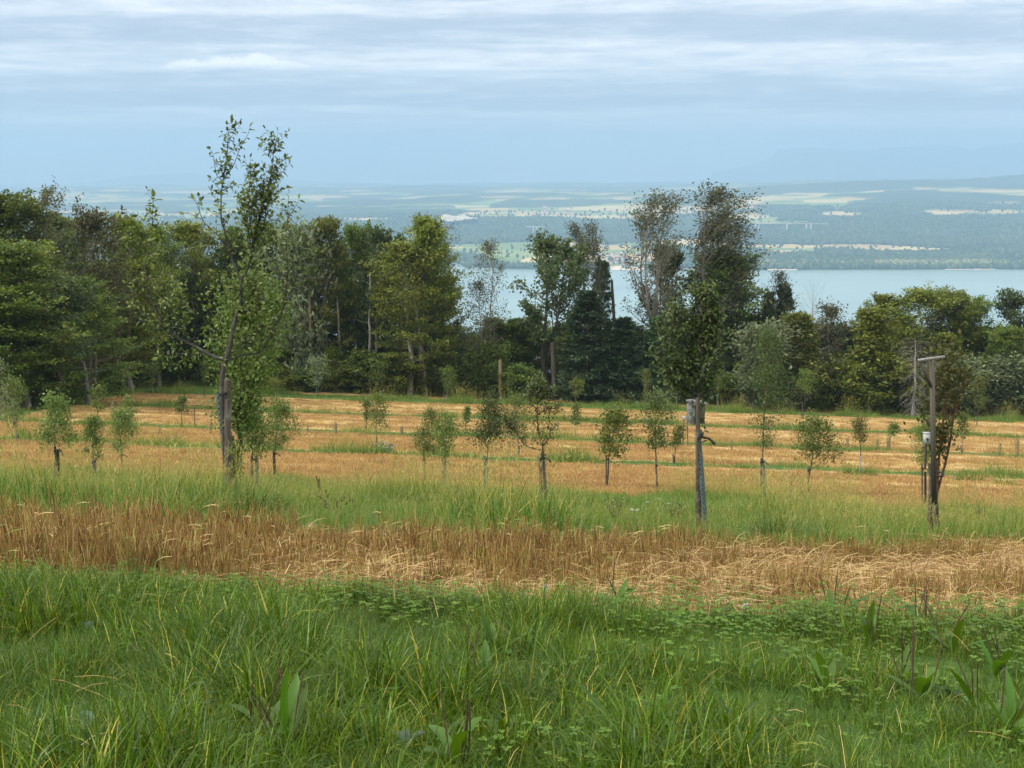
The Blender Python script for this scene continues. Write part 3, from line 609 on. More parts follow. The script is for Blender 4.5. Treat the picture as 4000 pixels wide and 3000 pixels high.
# the trees one can pick out:  key, px, depth, top row, width, label
WOOD = [
 ('wispy2', 110, 158, 394, 130, 'thin half bare tree top rising above the dark wood at far left', 0.4),
 ('reddish0', 208, 168, 434, 130, 'brownish thin crowned tree at the right end of the high left wood', 0.2),
 ('wispy0', 1408, 216, 411, 118, 'tall windblown tree with pale forked trunk and sparse leaves against the far shore', 0.0),
 ('wispy1', 1513, 218, 397, 132, 'tallest tree, one sided crown swept right, dark trunk, left of the viaduct', 0.0),
 ('beech1', 1562, 221, 537, 165, 'dense dark lower tree crown right behind the tallest swept tree', 1.0),
 ('oak1', 1436, 222, 520, 78, 'dark leaved tree standing right behind the tall forked pale trunk', 2.0),
 ('oak0', 1190, 212, 505, 128, 'gnarled dark oak with open round crown in front of the lake', 0.6),
 ('wispy2', 1071, 214, 512, 96, 'slender sparse tree with bare fan of branches left of the oak', 2.2),
 ('wispy2', 1034, 211, 600, 76, 'small pale leaved sparse tree just left of the slender fan tree', 4.0),
 ('wispy0', 1268, 215, 476, 88, 'thin topped tree with bare tips right of the gnarled oak', 2.6),
 ('spruce0', 1268, 205, 628, 110, 'broad dark spruce standing below the bare tipped tree', 0.0),
 ('spruce1', 1345, 207, 686, 100, 'shorter dark spruce right of the broad spruce', 1.0),
 ('spruce2', 1297, 219, 560, 66, 'narrow dark spruce top showing behind the broad spruce', 2.0),
 ('spruce1', 1418, 208, 684, 84, 'dark spruce under the tall forked pale tree', 2.4),
 ('spruce2', 1690, 222, 612, 66, 'small pointed spruce top against the lake right of the tallest tree', 0.3),
 ('spruce0', 1655, 224, 632, 60, 'spruce top just left of the pointed one by the lake', 1.3),
 ('wispy2', 1664, 221, 578, 84, 'light feathery tree top leaning right beside the pointed spruce', 5.2),
 ('dead0', 1744, 216, 597, 72, 'bare dead conifer with curled up branches against the lake', 0.0),
 ('dead0', 1994, 219, 598, 46, 'bare dead treetop poking out above the broad yellowish crown', 1.7),
 ('reddish0', 1790, 217, 648, 84, 'reddish brown thin crown right of the bare dead conifer', 1.1),
 ('ybeech1', 1884, 216, 636, 96, 'yellowish green crown between the reddish crown and the broadest right crown', 0.5),
 ('ybeech0', 1985, 212, 622, 130, 'broadest yellow green crown on the right, above the dead drooping conifer', 0.9),
 ('ybeech2', 2052, 214, 630, 100, 'yellowish crown joined to the right of the broadest right crown', 0.3),
 ('beech0', 2104, 217, 640, 84, 'brown green rounded crown left of the gap at the far right', 1.9),
 ('oak1', 2202, 215, 626, 110, 'open dark crown cut by the right edge above the silvery shrubs', 3.0),
 ('dead1', 1971, 198.5, 728, 74, 'grey dead conifer with drooping mass of dry twigs left of the perch', 0.0),
 ('hornbeam0', 1876, 202, 668, 135, 'light green pointed bushy tree left of the grey dead conifer', 0.7),
 ('hornbeam0', 1738, 204, 676, 112, 'broad light green bushy tree right of the nest box tree', 2.7),
 ('silver1', 1628, 203, 690, 110, 'grey leaved willow between the nest box tree and the narrow fruit tree', 0.2),
 ('ybeech1', 905, 210, 467, 100, 'yellow green beech leaning over a pale curved trunk at the lake gap', 0.0),
 ('wispy1', 918, 214, 467, 78, 'sparse top of a windswept tree above the yellow green beech', 0.0),
 ('ybeech0', 884, 206, 520, 130, 'layered bright green beech boughs in front, left of the lake gap', 1.6),
 ('ybeech2', 958, 213, 600, 78, 'drooping yellowish boughs lowest beside the lake gap', 0.8),
 ('oak0', 820, 214, 485, 92, 'dark leaved round topped tree in the middle of the tall wood', 1.1),
 ('beech2', 768, 217, 484, 84, 'brown green treetop left of the dark round topped tree', 0.0),
 ('ybeech2', 712, 213, 471, 92, 'yellowish treetop highest right of the big young fruit tree', 1.4),
 ('silver0', 660, 210, 478, 104, 'grey green willowy tree just right of the big young fruit tree', 2.0),
 ('beech0', 596, 216, 484, 118, 'rounded green treetop directly behind the big young fruit tree', 0.6),
 ('beech1', 520, 218, 492, 110, 'treetop behind the trunk line of the big young fruit tree', 2.3),
 ('ybeech0', 425, 215, 478, 124, 'light green domed treetop left of the big young fruit tree', 2.5),
 ('beech2', 345, 209, 490, 110, 'green treetop in the dip between the high left wood and the domed top', 3.2),
 ('rusty0', 876, 209, 757, 48, 'small rust brown dead spruce at the foot of the pale curved trunk', 0.0),
]
for k, px, d, ty, wd_, lab, rz in WOOD: plant(k, px, d, ty, wd_ * (1.22 if 'beech' in k or 'oak' in k else 1.0), lab, 'trees along the wood edge', rz)
# the high wood at the left comes nearer
for k, px, d, ty, wd_, lab, rz in [
 ('beech1', -70, 152, 440, 230, 'dark beech crown cut by the left edge at the top of the wood', 0.1),
 ('beech0', 25, 157, 412, 190, 'highest leafy crown at the left edge of the picture', 1.2),
 ('beech2', 165, 172, 462, 170, 'brown green crown under the brownish thin crowned tree', 2.0),
 ('ybeech1', 262, 190, 470, 130, 'yellowish crown stepping down at the right end of the left wood', 0.6),
 ('beech0', 60, 146, 520, 200, 'large green crown filling the middle of the left wood', 3.4),
 ('beech2', -40, 141, 610, 190, 'low dark crown at the left edge over the meadow corner', 0.3),
 ('oak1', 128, 148, 610, 150, 'bulging bluish green crown above the pale short trunk at left', 1.5),
 ('beech1', 192, 158, 600, 150, 'bushy green crown over the curved pale trunk by the field corner', 2.2),
 ('ybeech0', 285, 186, 560, 130, 'olive green boughs hanging over the thin pale trunk by the field', 4.4),
 ('beech2', 372, 214, 590, 110, 'dark crown shading the far end of the field at left', 1.0)]:
    plant(k, px, d, ty, wd_ * 1.2, lab, 'trees of the high left wood', rz)

# lower storey: shrubs and young trees along the foot of the wood, one after another
def ordinal(i):
    return ['first', 'second', 'third', 'fourth', 'fifth', 'sixth', 'seventh', 'eighth', 'ninth', 'tenth', 'eleventh', 'twelfth', 'thirteenth', 'fourteenth', 'fifteenth', 'sixteenth', 'seventeenth', 'eighteenth', 'nineteenth', 'twentieth',
            'twenty first', 'twenty second', 'twenty third', 'twenty fourth', 'twenty fifth', 'twenty sixth', 'twenty seventh', 'twenty eighth', 'twenty ninth', 'thirtieth'][i]
def row(items, text, group):
    items = sorted(items, key=lambda q: q[1])
    for i, (k, px, d, ty, wd_, rz) in enumerate(items): plant(k, px, d, ty, wd_, text % ordinal(i), group, rz)
g = np.random.default_rng(44)
lst = []
for px in np.arange(-40, 480, 46):
    lst.append((['shrub0', 'shrub2', 'shrub0'][g.integers(3)], px + g.uniform(-12, 12), float(edge_d(np.array(at(px, 850, 200)[0]), np.array(200.0))) + g.uniform(3, 7), g.uniform(762, 800) - max(0, 200 - px) * -0.03, g.uniform(62, 90), g.uniform(0, 6)))
row(lst, 'dark shrub in the shade under the left wood, %s from the left', 'shrubs under the left wood')
lst = []
for px in np.arange(478, 1130, 33):
    lst.append((['shrub0', 'shrub2', 'shrub1', 'hornbeam0', 'shrub2'][g.integers(5)], px + g.uniform(-10, 10), 208 + g.uniform(0, 2.5), g.uniform(738, 806), g.uniform(56, 92), g.uniform(0, 6)))
row(lst, 'green edge shrub at the foot of the tall wood, %s from the left', 'shrubs along the middle of the field edge')
lst = []
for px in np.arange(1140, 1640, 42):
    lst.append((['shrub0', 'shrub0', 'shrub2', 'silver1'][g.integers(4)], px + g.uniform(-10, 10), 210 + g.uniform(0, 4), g.uniform(800, 840), g.uniform(48, 74), g.uniform(0, 6)))
row(lst, 'low dark shrub at the foot of the spruces, %s from the left', 'shrubs below the spruces')
lst = []
for px in np.arange(1650, 2010, 40):
    lst.append((['shrub0', 'shrub2', 'shrub1', 'silver0'][g.integers(4)], px + g.uniform(-10, 10), 203 + g.uniform(0, 4), g.uniform(772, 830), g.uniform(56, 84), g.uniform(0, 6)))
row(lst, 'mid green shrub between the nest box and the perch, %s from the left', 'shrubs at the right of the field edge')
lst = []
for px in np.arange(2030, 2300, 30):
    lst.append((['silver0', 'silver1'][g.integers(2)], px + g.uniform(-8, 8), 201 + g.uniform(0, 5), g.uniform(756, 800), g.uniform(80, 110), g.uniform(0, 6)))
row(lst, 'silvery grey leaved shrub right of the perch, %s from the left', 'silvery shrubs at the right')
lst = []
for px, ty in [(990, 700), (1050, 690), (1110, 690), (1165, 690), (1225, 700), (1380, 700), (1470, 690), (1545, 670), (1600, 668), (1660, 668), (1760, 690), (1840, 694), (1940, 684), (2030, 700), (2100, 710), (2170, 712), (2240, 705)]:
    lst.append((['beech0', 'beech1', 'beech2', 'ybeech1', 'oak1'][g.integers(5)], px, 217 + g.uniform(2, 8), ty + g.uniform(-8, 8), g.uniform(86, 112), g.uniform(0, 6)))
row(lst, 'dark rounded crown below the lake line in the second rank, %s from the left', 'second rank crowns below the lake')
lst = []
for px in np.arange(975, 2290, 44):
    lst.append((['beech0', 'beech1', 'beech2', 'oak1', 'spruce1'][g.integers(5)], px + g.uniform(-8, 8), 230 + g.uniform(0, 8), g.uniform(704, 722), g.uniform(84, 104), g.uniform(0, 6)))
row(lst, 'dark crown in the third rank, low behind the others, %s from the left', 'third rank crowns below the lake')
lst = []
for px in np.arange(330, 905, 40):
    lst.append((['beech0', 'beech1', 'beech2', 'spruce1', 'oak1'][g.integers(5)], px + g.uniform(-10, 10), 219 + g.uniform(2, 8), g.uniform(530, 610), g.uniform(104, 136), g.uniform(0, 6)))
row(lst, 'dark inner tree between the trunks of the tall wood, %s from the left', 'inner trees of the tall wood')
lst = []
for px in np.arange(-60, 330, 60):
    lst.append((['beech0', 'beech1', 'beech2', 'spruce1'][g.integers(4)], px + g.uniform(-10, 10), float(edge_d(np.array(at(px, 850, 200)[0]), np.array(200.0))) + g.uniform(14, 20), g.uniform(520, 620), g.uniform(130, 170), g.uniform(0, 6)))
row(lst, 'dark inner tree deep in the left wood, %s from the left', 'inner trees of the left wood')
for k, px, d, ty, wd_, lab, rz in [
 ('sapling0', 1016, 208, 760, 42, 'slim light birch sapling at the field edge left of the stripped stub', 0.2),
 ('shrub1', 1116, 207, 784, 66, 'bright yellow green shrub right of the stripped stub', 0.9),
 ('sapling0', 1462, 203, 772, 46, 'light leaved sapling at the field edge left of the nest box', 1.8),
 ('silver0', 1240, 207, 830, 40, 'little grey shrub beside the dark trunk of the oak', 1.8),
 ('shrub2', 868, 207, 770, 96, 'spreading layered bough of young beech under the rusty dead spruce', 2.2),
 ('hornbeam0', 2040, 206, 722, 96, 'bushy tree with dense olive top right behind the perch', 1.2),
 ('beech0', 2175, 207, 704, 96, 'dark bushy tree behind the silvery shrubs at the right edge', 3.3)]:
    plant(k, px, d, ty, wd_, lab, 'young trees along the field edge', rz)

# bare trunks that show in front of the dark wood
def snag(name, px, d, rows, pxs, rad, mat, label, cat='tree trunk', jag=True, stubs=0, seed=0):
    g = np.random.default_rng(seed); b = gpt(px, d)
    o = thing(name, b, label, cat, 'bare trunks at the wood edge')
    pts = np.array([at(a, r_, d) - b for a, r_ in zip(pxs, rows)]); 
    if pts[0][2] > -0.1: pts = np.vstack([[pts[0][0], 0, -0.3], pts])
    pp = spline(pts, 14); mb = MB(); rr = np.linspace(rad, rad * 0.62, 14); mb.tube(pp, rr * (1 + g.normal(0, 0.06, 14)), 7)
    if jag:
        for q in range(4):
            a = q * 1.6; e = pp[-1] + np.array([math.cos(a), math.sin(a), 0]) * rad * 0.3
            mb.tube(np.array([e, e + [0.05 * math.cos(a), 0.05 * math.sin(a), g.uniform(0.3, 1.0)]]), [rad * 0.3, 0.02], 4)
    trunk_ = mb.build('trunk', M[mat], o, smooth=True)
    for q in range(stubs):
        i = g.integers(4, 13); a = g.uniform(-0.9, 0.9) + (0 if q % 2 else math.pi); l = g.uniform(0.5, 2.0)
        m2 = MB(); m2.tube(np.array([pp[i], pp[i] + [l * 0.5 * math.cos(a), l * 0.5 * math.sin(a), 0.1 * l], pp[i] + [l * math.cos(a), l * math.sin(a), g.uniform(-0.1, 0.4) * l]]), [rad * 0.22, rad * 0.16, 0.02], 4)
        m2.build('branch_stub', M[mat], o)
snag('broken_trunk', 1081, 207, [853, 820, 783], [1082, 1081, 1080], 0.40, 'bark_snag', 'pale stripped stub of a broken trunk beside the yellow green shrub', seed=1)
snag('broken_trunk', 1325, 213, [760, 707, 660, 613], [1327, 1327, 1325, 1322], 0.32, 'bark_burnt', 'dark splintered snag standing against the lake between two spruces', seed=2)
snag('bare_trunk', 912, 207.5, [842, 800, 750, 696, 640], [917, 914, 909, 903, 896], 0.50, 'bark_pale', 'thick pale curved trunk in front of the dark wood left of the lake', jag=False, seed=3)
snag('bare_trunk', 670, 210, [800, 757, 700, 640, 581], [672, 671, 670, 668, 667], 0.27, 'bark_snag', 'straight broken pale trunk with stubby side branches right of the big fruit tree', stubs=11, seed=4)
snag('bare_trunk', 699, 212, [800, 730, 680, 620, 585], [694, 695, 698, 704, 716], 0.26, 'bark_grey', 'grey leaning trunk right of the broken stubby trunk', jag=False, seed=5)
snag('bare_trunk', 733, 211, [790, 730, 660, 600], [735, 733, 729, 727], 0.24, 'bark_grey', 'slim grey trunk in the middle of the tall wood', jag=False, seed=6)
snag('bare_trunk', 799, 211, [790, 760, 715, 690, 650, 590], [795, 798, 800, 797, 801, 800], 0.27, 'bark_pale', 'crooked pale trunk with an S bend left of its straight neighbour', jag=False, stubs=2, seed=7)
snag('bare_trunk', 813, 212, [800, 740, 690, 620], [814, 813, 812, 806], 0.27, 'bark_pale', 'straight pale trunk right of the crooked S bend trunk', jag=False, stubs=4, seed=8)
snag('bare_trunk', 298, 205, [833, 805, 778, 740], [298, 298, 297, 297], 0.27, 'bark_pale', 'thin pale trunk by the corner of the field under olive boughs', jag=False, seed=9)
snag('bare_trunk', 192, 160, [851, 825, 795, 760], [190, 192, 194, 197], 0.27, 'bark_grey', 'curved pale trunk below the bushy crown at the field corner', jag=False, seed=10)
snag('bare_trunk', 127, 151, [862, 845, 815], [127, 127, 126], 0.33, 'bark_grey', 'short thick pale trunk in the shade at the far left', jag=False, seed=11)
snag('bare_trunk', 1197, 208, [872, 840, 800, 740], [1197, 1198, 1197, 1194], 0.55, 'bark_dark', 'thick dark rough trunk of an oak at the field edge', jag=False, seed=12)
snag('bare_trunk', 848, 208, [848, 835, 815], [848, 849, 850], 0.45, 'bark_dark', 'short thick dark trunk beneath the layered young beech', jag=False, seed=13)

# thick undergrowth behind the shrubs: nobody could count it
g = np.random.default_rng(45)
mb = MB(); C = []
for px in np.arange(-120, 2340, 6.0):
    x0 = at(px, 850, 200)[0]; e = float(edge_d(np.array(x0), np.array(200.0)))
    n = 34; d = e + g.uniform(8, 34, n); X = (px - CX) / FPX * d + g.normal(0, 1.0, n)
    C.append(np.stack([X, d, ground_z(X, d) + g.uniform(0, 1, n) ** 1.3 * (8.0 if px < 1000 else 6.0)], 1))
C = np.concatenate(C); n = len(C)
mb.kite(C, unit(g.normal(0, 1, (n, 3))), unit(g.normal(0, 0.6, (n, 3)) + [0, 0, 1]), g.uniform(0.5, 1.1, n), g.uniform(0.3, 0.7, n), np.clip(g.normal(0.3, 0.2, n), 0, 1))
tag(mb.build('undergrowth', M['beech']), 'dark tangled undergrowth filling the floor of the wood', 'undergrowth', kind='stuff')
# ------------------------------------------------------------ the orchard: young fruit trees, stakes, guards
def ovate(n=5):
    """one leaf, unit long along +X, normal +Z, folded on its midrib and drooping at the tip"""
    xs = np.linspace(0, 1, n); wv = 0.30 * np.sin(np.pi * np.clip(xs, 0, 1) ** 0.85) ** 0.8; wv[0] = wv[-1] = 0.0
    V = []; 
    for x, w_ in zip(xs, wv):
        z = -0.22 * x * x; V += [[x, w_, z + 0.35 * w_], [x, 0, z], [x, -w_, z + 0.35 * w_]]
    V = np.array(V); F = []
    for i in range(n - 1):
        a = i * 3; F += [[a, a + 1, a + 4, a + 3], [a + 1, a + 2, a + 5, a + 4]]
    V = np.vstack([V, [[-0.22, 0.012, 0.05], [-0.22, -0.012, 0.05]]]); q = len(V) - 2
    F.append([q, q + 1, 1, 1]) if False else None
    return V, np.array(F)
OV_V, OV_F = ovate()
def basis(ax, nr):
    ax = unit(ax); sd = unit(np.cross(nr, ax)); nn = np.cross(ax, sd)
    return np.stack([ax, sd, nn], -1)                     # columns
def add_leaves(mb, P, ax, nr, L, rnd):
    B = basis(ax, nr); V = np.einsum('nij,kj->nki', B, OV_V) * np.asarray(L)[:, None, None] + P[:, None, :]
    i = np.arange(len(P))[:, None, None] * len(OV_V)
    mb.add(V.reshape(-1, 3), (OV_F[None] + i).reshape(-1, 4), np.repeat(rnd, len(OV_V)))
def twig_leaves(g, pts, spacing, L, out, wind=0.15, vary=0.25):
    """leaves set alternately along a twig; out collects (point, axis, normal, length)"""
    pts = np.asarray(pts); seg = np.linalg.norm(np.diff(pts, axis=0), axis=1); cum = np.concatenate([[0], np.cumsum(seg)])
    s = g.uniform(0, spacing); phi = g.uniform(0, 6.28)
    while s < cum[-1]:
        p = np.array([np.interp(s, cum, pts[:, k]) for k in range(3)]); i = min(np.searchsorted(cum, s, 'right') - 1, len(seg) - 1)
        t = unit(pts[i + 1] - pts[i]); a = unit(np.cross(t, [0.3, 1, 0.2])); b = np.cross(t, a); phi += 2.4 + g.normal(0, 0.3)
        o = a * math.cos(phi) + b * math.sin(phi)
        ax = unit(o + t * g.uniform(0.0, 0.7) + np.array([wind, 0, -0.25]) + g.normal(0, 0.2, 3)); nr = unit(t * 0.8 + np.array([0, 0, 0.7]) + g.normal(0, 0.3, 3))
        out.append((p + o * 0.012, ax, nr, L * g.uniform(1 - vary, 1 + vary))); s += spacing * g.uniform(0.7, 1.4)
    t = unit(pts[-1] - pts[-2]); out.append((pts[-1], unit(t + g.normal(0, 0.3, 3)), unit(g.normal(0, 1, 3)), L))
def traced_tree(name, foot, d, branches, conv, label, leafm, barkm, leafL=0.09, twl=(0.10, 0.30), inner=0.78, single=0, seed=0, extra=1.0, restm=None, group='fruit trees of the front row', leaf_from=0.012, spacing=0.045):
    """branches traced as (pixel points, r0, r1, leafy 0..1, twigs); depth drifts along each one"""
    g = np.random.default_rng(seed); root = thing(name, foot, label, 'fruit tree', group)
    wood = MB(); LV = []
    def twig(q, dirv, ln, r):
        dirv = unit(dirv); mid = q + dirv * ln * 0.5 + g.normal(0, 0.03 * ln, 3); e = mid + unit(dirv + np.array([0, 0, 0.25])) * ln * 0.5
        pp = spline([q, mid, e], 5); wood.tube(pp, np.linspace(r, 0.0018, 5), 4, cap=False); twig_leaves(g, pp[1:], spacing, leafL * inner, LV)
    dep = {}
    for bi, br_ in enumerate(branches):
        (pts, r0, r1, leafy, nt), big = br_[:5], (br_[5] if len(br_) > 5 else 1.0)
        px = [conv(*q) for q in pts]; key0 = pts[0]
        y0 = 0.0
        if bi: 
            best = min(dep, key=lambda k: (k[0] - px[0][0])**2 + (k[1] - px[0][1])**2); y0 = dep[best]
        sl = 0 if bi == 0 else g.normal(0, 0.16)
        dl = np.cumsum([0] + [math.hypot(px[i + 1][0] - px[i][0], px[i + 1][1] - px[i][1]) / FPX * d for i in range(len(px) - 1)])
        P = np.array([at(q[0], q[1], d + y0 + sl * l) for q, l in zip(px, dl)]) - foot
        n = max(6, len(pts) * 4); S = spline(P, n)
        pxs = spline([(q[0], q[1], 0) for q in px], n); ll = np.linspace(0, dl[-1], n)
        for q, l in zip(pxs, ll): dep[(q[0], q[1])] = y0 + sl * l
        rr = np.linspace(r0, r1, n); wood.tube(S * 1.0, rr * (1 + g.normal(0, 0.03, n)), 7 if r0 > 0.02 else 5)
        thin = np.argmax(rr < leaf_from) if (rr < leaf_from).any() else n
        if leafy > 0 and thin < n - 2: twig_leaves(g, S[thin:], spacing / leafy * big, leafL * big, LV)
        for q in range(int(nt * extra)):
            i = g.integers(max(1, int(n * 0.2)), n - 1); t = unit(S[i + 1] - S[i]) if i + 1 < n else unit(S[i] - S[i - 1])
            twig(S[i], t * 0.5 + unit(g.normal(0, 1, 3)) * 0.9 + np.array([0.1, 0, 0.35]), g.uniform(*twl), min(0.006, rr[i] * 0.5))
    P, A, N, L = [np.array(q) for q in zip(*LV)]
    wood.build('trunk', M[barkm], root, smooth=True)
    rnd = np.clip(g.normal(0.45, 0.24, len(P)), 0, 1)
    order = np.argsort(-P[:, 2]); one, rest = order[:single], order[single:]
    if single:
        shared = []
        for k in range(6):
            mb = MB(); mb.add(OV_V * [1, 0.85 + 0.06 * k, 0.6 + 0.25 * k], OV_F, 0.12 + 0.14 * k); shared.append(mb.mesh('leaf', M[leafm], True))
        B = basis(A, N)
        from mathutils import Matrix
        for q in one:
            o = bpy.data.objects.new('leaf', shared[int(g.integers(6))]); COL.objects.link(o); o.parent = root
            mx = Matrix(B[q].tolist()).to_4x4(); mx.translation = Vector(P[q]); o.matrix_local = mx @ Matrix.Scale(float(L[q]), 4)
    mb = MB(); add_leaves(mb, P[rest], A[rest], N[rest], L[rest], rnd[rest])
    f = mb.build('foliage', M[restm or leafm], root, smooth=True); f['kind'] = 'stuff'
    return root

# perforated guard: unit radius, unit length, staggered round holes
def guard_mesh(name, mat, length, rad=0.08, cell=0.031, cols=8, cut=None):
    rows = int(round(length / cell)); mb = MB(); V = []; F = []
    def pt(u, v): 
        a = u / cols * 2 * math.pi; return [math.cos(a) * rad, math.sin(a) * rad, v * length / rows]
    oc = [(0.5 + 0.41 * math.cos(k * math.pi / 4), 0.5 + 0.41 * math.sin(k * math.pi / 4)) for k in range(8)]
    sq = [(1, 0.5), (1, 1), (0.5, 1), (0, 1), (0, 0.5), (0, 0), (0.5, 0), (1, 0)]
    for r in range(rows):
        for c in range(cols):
            b = len(V)
            if (r + c) % 2 == 0 and 0 < r < rows - 1:
                V += [pt(c + x, r + y) for x, y in sq] + [pt(c + x, r + y) for x, y in oc]
                F += [[b + k, b + (k + 1) % 8, b + 8 + (k + 1) % 8, b + 8 + k] for k in range(8)]
            else:
                V += [pt(c, r), pt(c + 1, r), pt(c + 1, r + 1), pt(c, r + 1)]; F.append([b, b + 1, b + 2, b + 3])
    mb.add(np.array(V), np.array(F)); return mb.mesh(name, M[mat], True)
GM = {k: guard_mesh('tree_guard', k, 1.2) for k in ('guard', 'guard_pale', 'guard_dark')}
def set_axis(o, a, b, length=None):
    v = Vector((b - a).tolist()); o.location = tuple(float(q) for q in a); o.rotation_mode = 'QUATERNION'; o.rotation_quaternion = v.to_track_quat('Z', 'Y')
    if length is not None: o.scale[2] = v.length / length
def guard(px0, row0, px1, row1, d, label, mat='guard', width=1.0):
    a = at(px1, row1, d); b = at(px0, row0, d); gz = float(ground_z(a[0], d)); a[2] = max(a[2], gz - 0.3) if row1 else gz
    o = bpy.data.objects.new('tree_guard', GM[mat]); COL.objects.link(o); o.scale = (width, width, 1); set_axis(o, a, b, 1.2)
    tag(o, label, 'tree guard', 'perforated guards round the young trunks'); return o
def stake(px0, row0, px1, d, label, rad=0.06, tie=None, tie_side=1, tail=True, seed=0, mat='stake', lean_d=0.0, tie_w=0.2):
    g = np.random.default_rng(seed + 900); b = gpt(px1, d); b[2] -= 0.3; tp = at(px0, row0, d + lean_d) - b
    o = thing('wooden_stake', b, label, 'stake', 'wooden stakes beside the fruit trees')
    n = 16; pp = np.array([tp * s for s in np.linspace(0, 1, n)]); pp[:, :2] += np.cumsum(g.normal(0, 0.0035, (n, 2)), 0)
    mb = MB(); mb.tube(pp, rad * (1 + g.normal(0, 0.035, n)) * np.linspace(1.08, 0.94, n), 10)
    mb.build('post', M[mat], o, smooth=True)
    if tie is not None:
        f = (tie - at(px1, 0, d)[0] * 0) if False else tie
        zt = at(px0, f, d)[2] - b[2]; s = zt / tp[2]; c = tp * s; w_ = tie_w
        th = np.linspace(0, 2 * np.pi, 15); cx_ = c[0] + tie_side * w_ * 0.35
        loop = np.stack([cx_ + (w_ * 0.62) * np.cos(th), c[1] + (rad + 0.025) * np.sin(th), np.full(15, zt) + 0.02 * np.cos(th)], 1)
        mb = MB(); 
        for dz in (-0.012, 0.012): mb.tube(loop + [0, 0, dz], 0.012, 5, cap=False)
        if tail:
            e = np.array([cx_ + tie_side * w_ * 0.6, c[1] - 0.02, zt])
            tl = spline([e, e + [0.09 * tie_side, -0.02, -0.02], e + [0.17 * tie_side, -0.03, -0.10]], 7); mb.tube(tl, [0.014, 0.02, 0.013, 0.021, 0.013, 0.022, 0.018], 6)
        mb.build('tie_strap', M['rubber'], o, smooth=True)
    return o

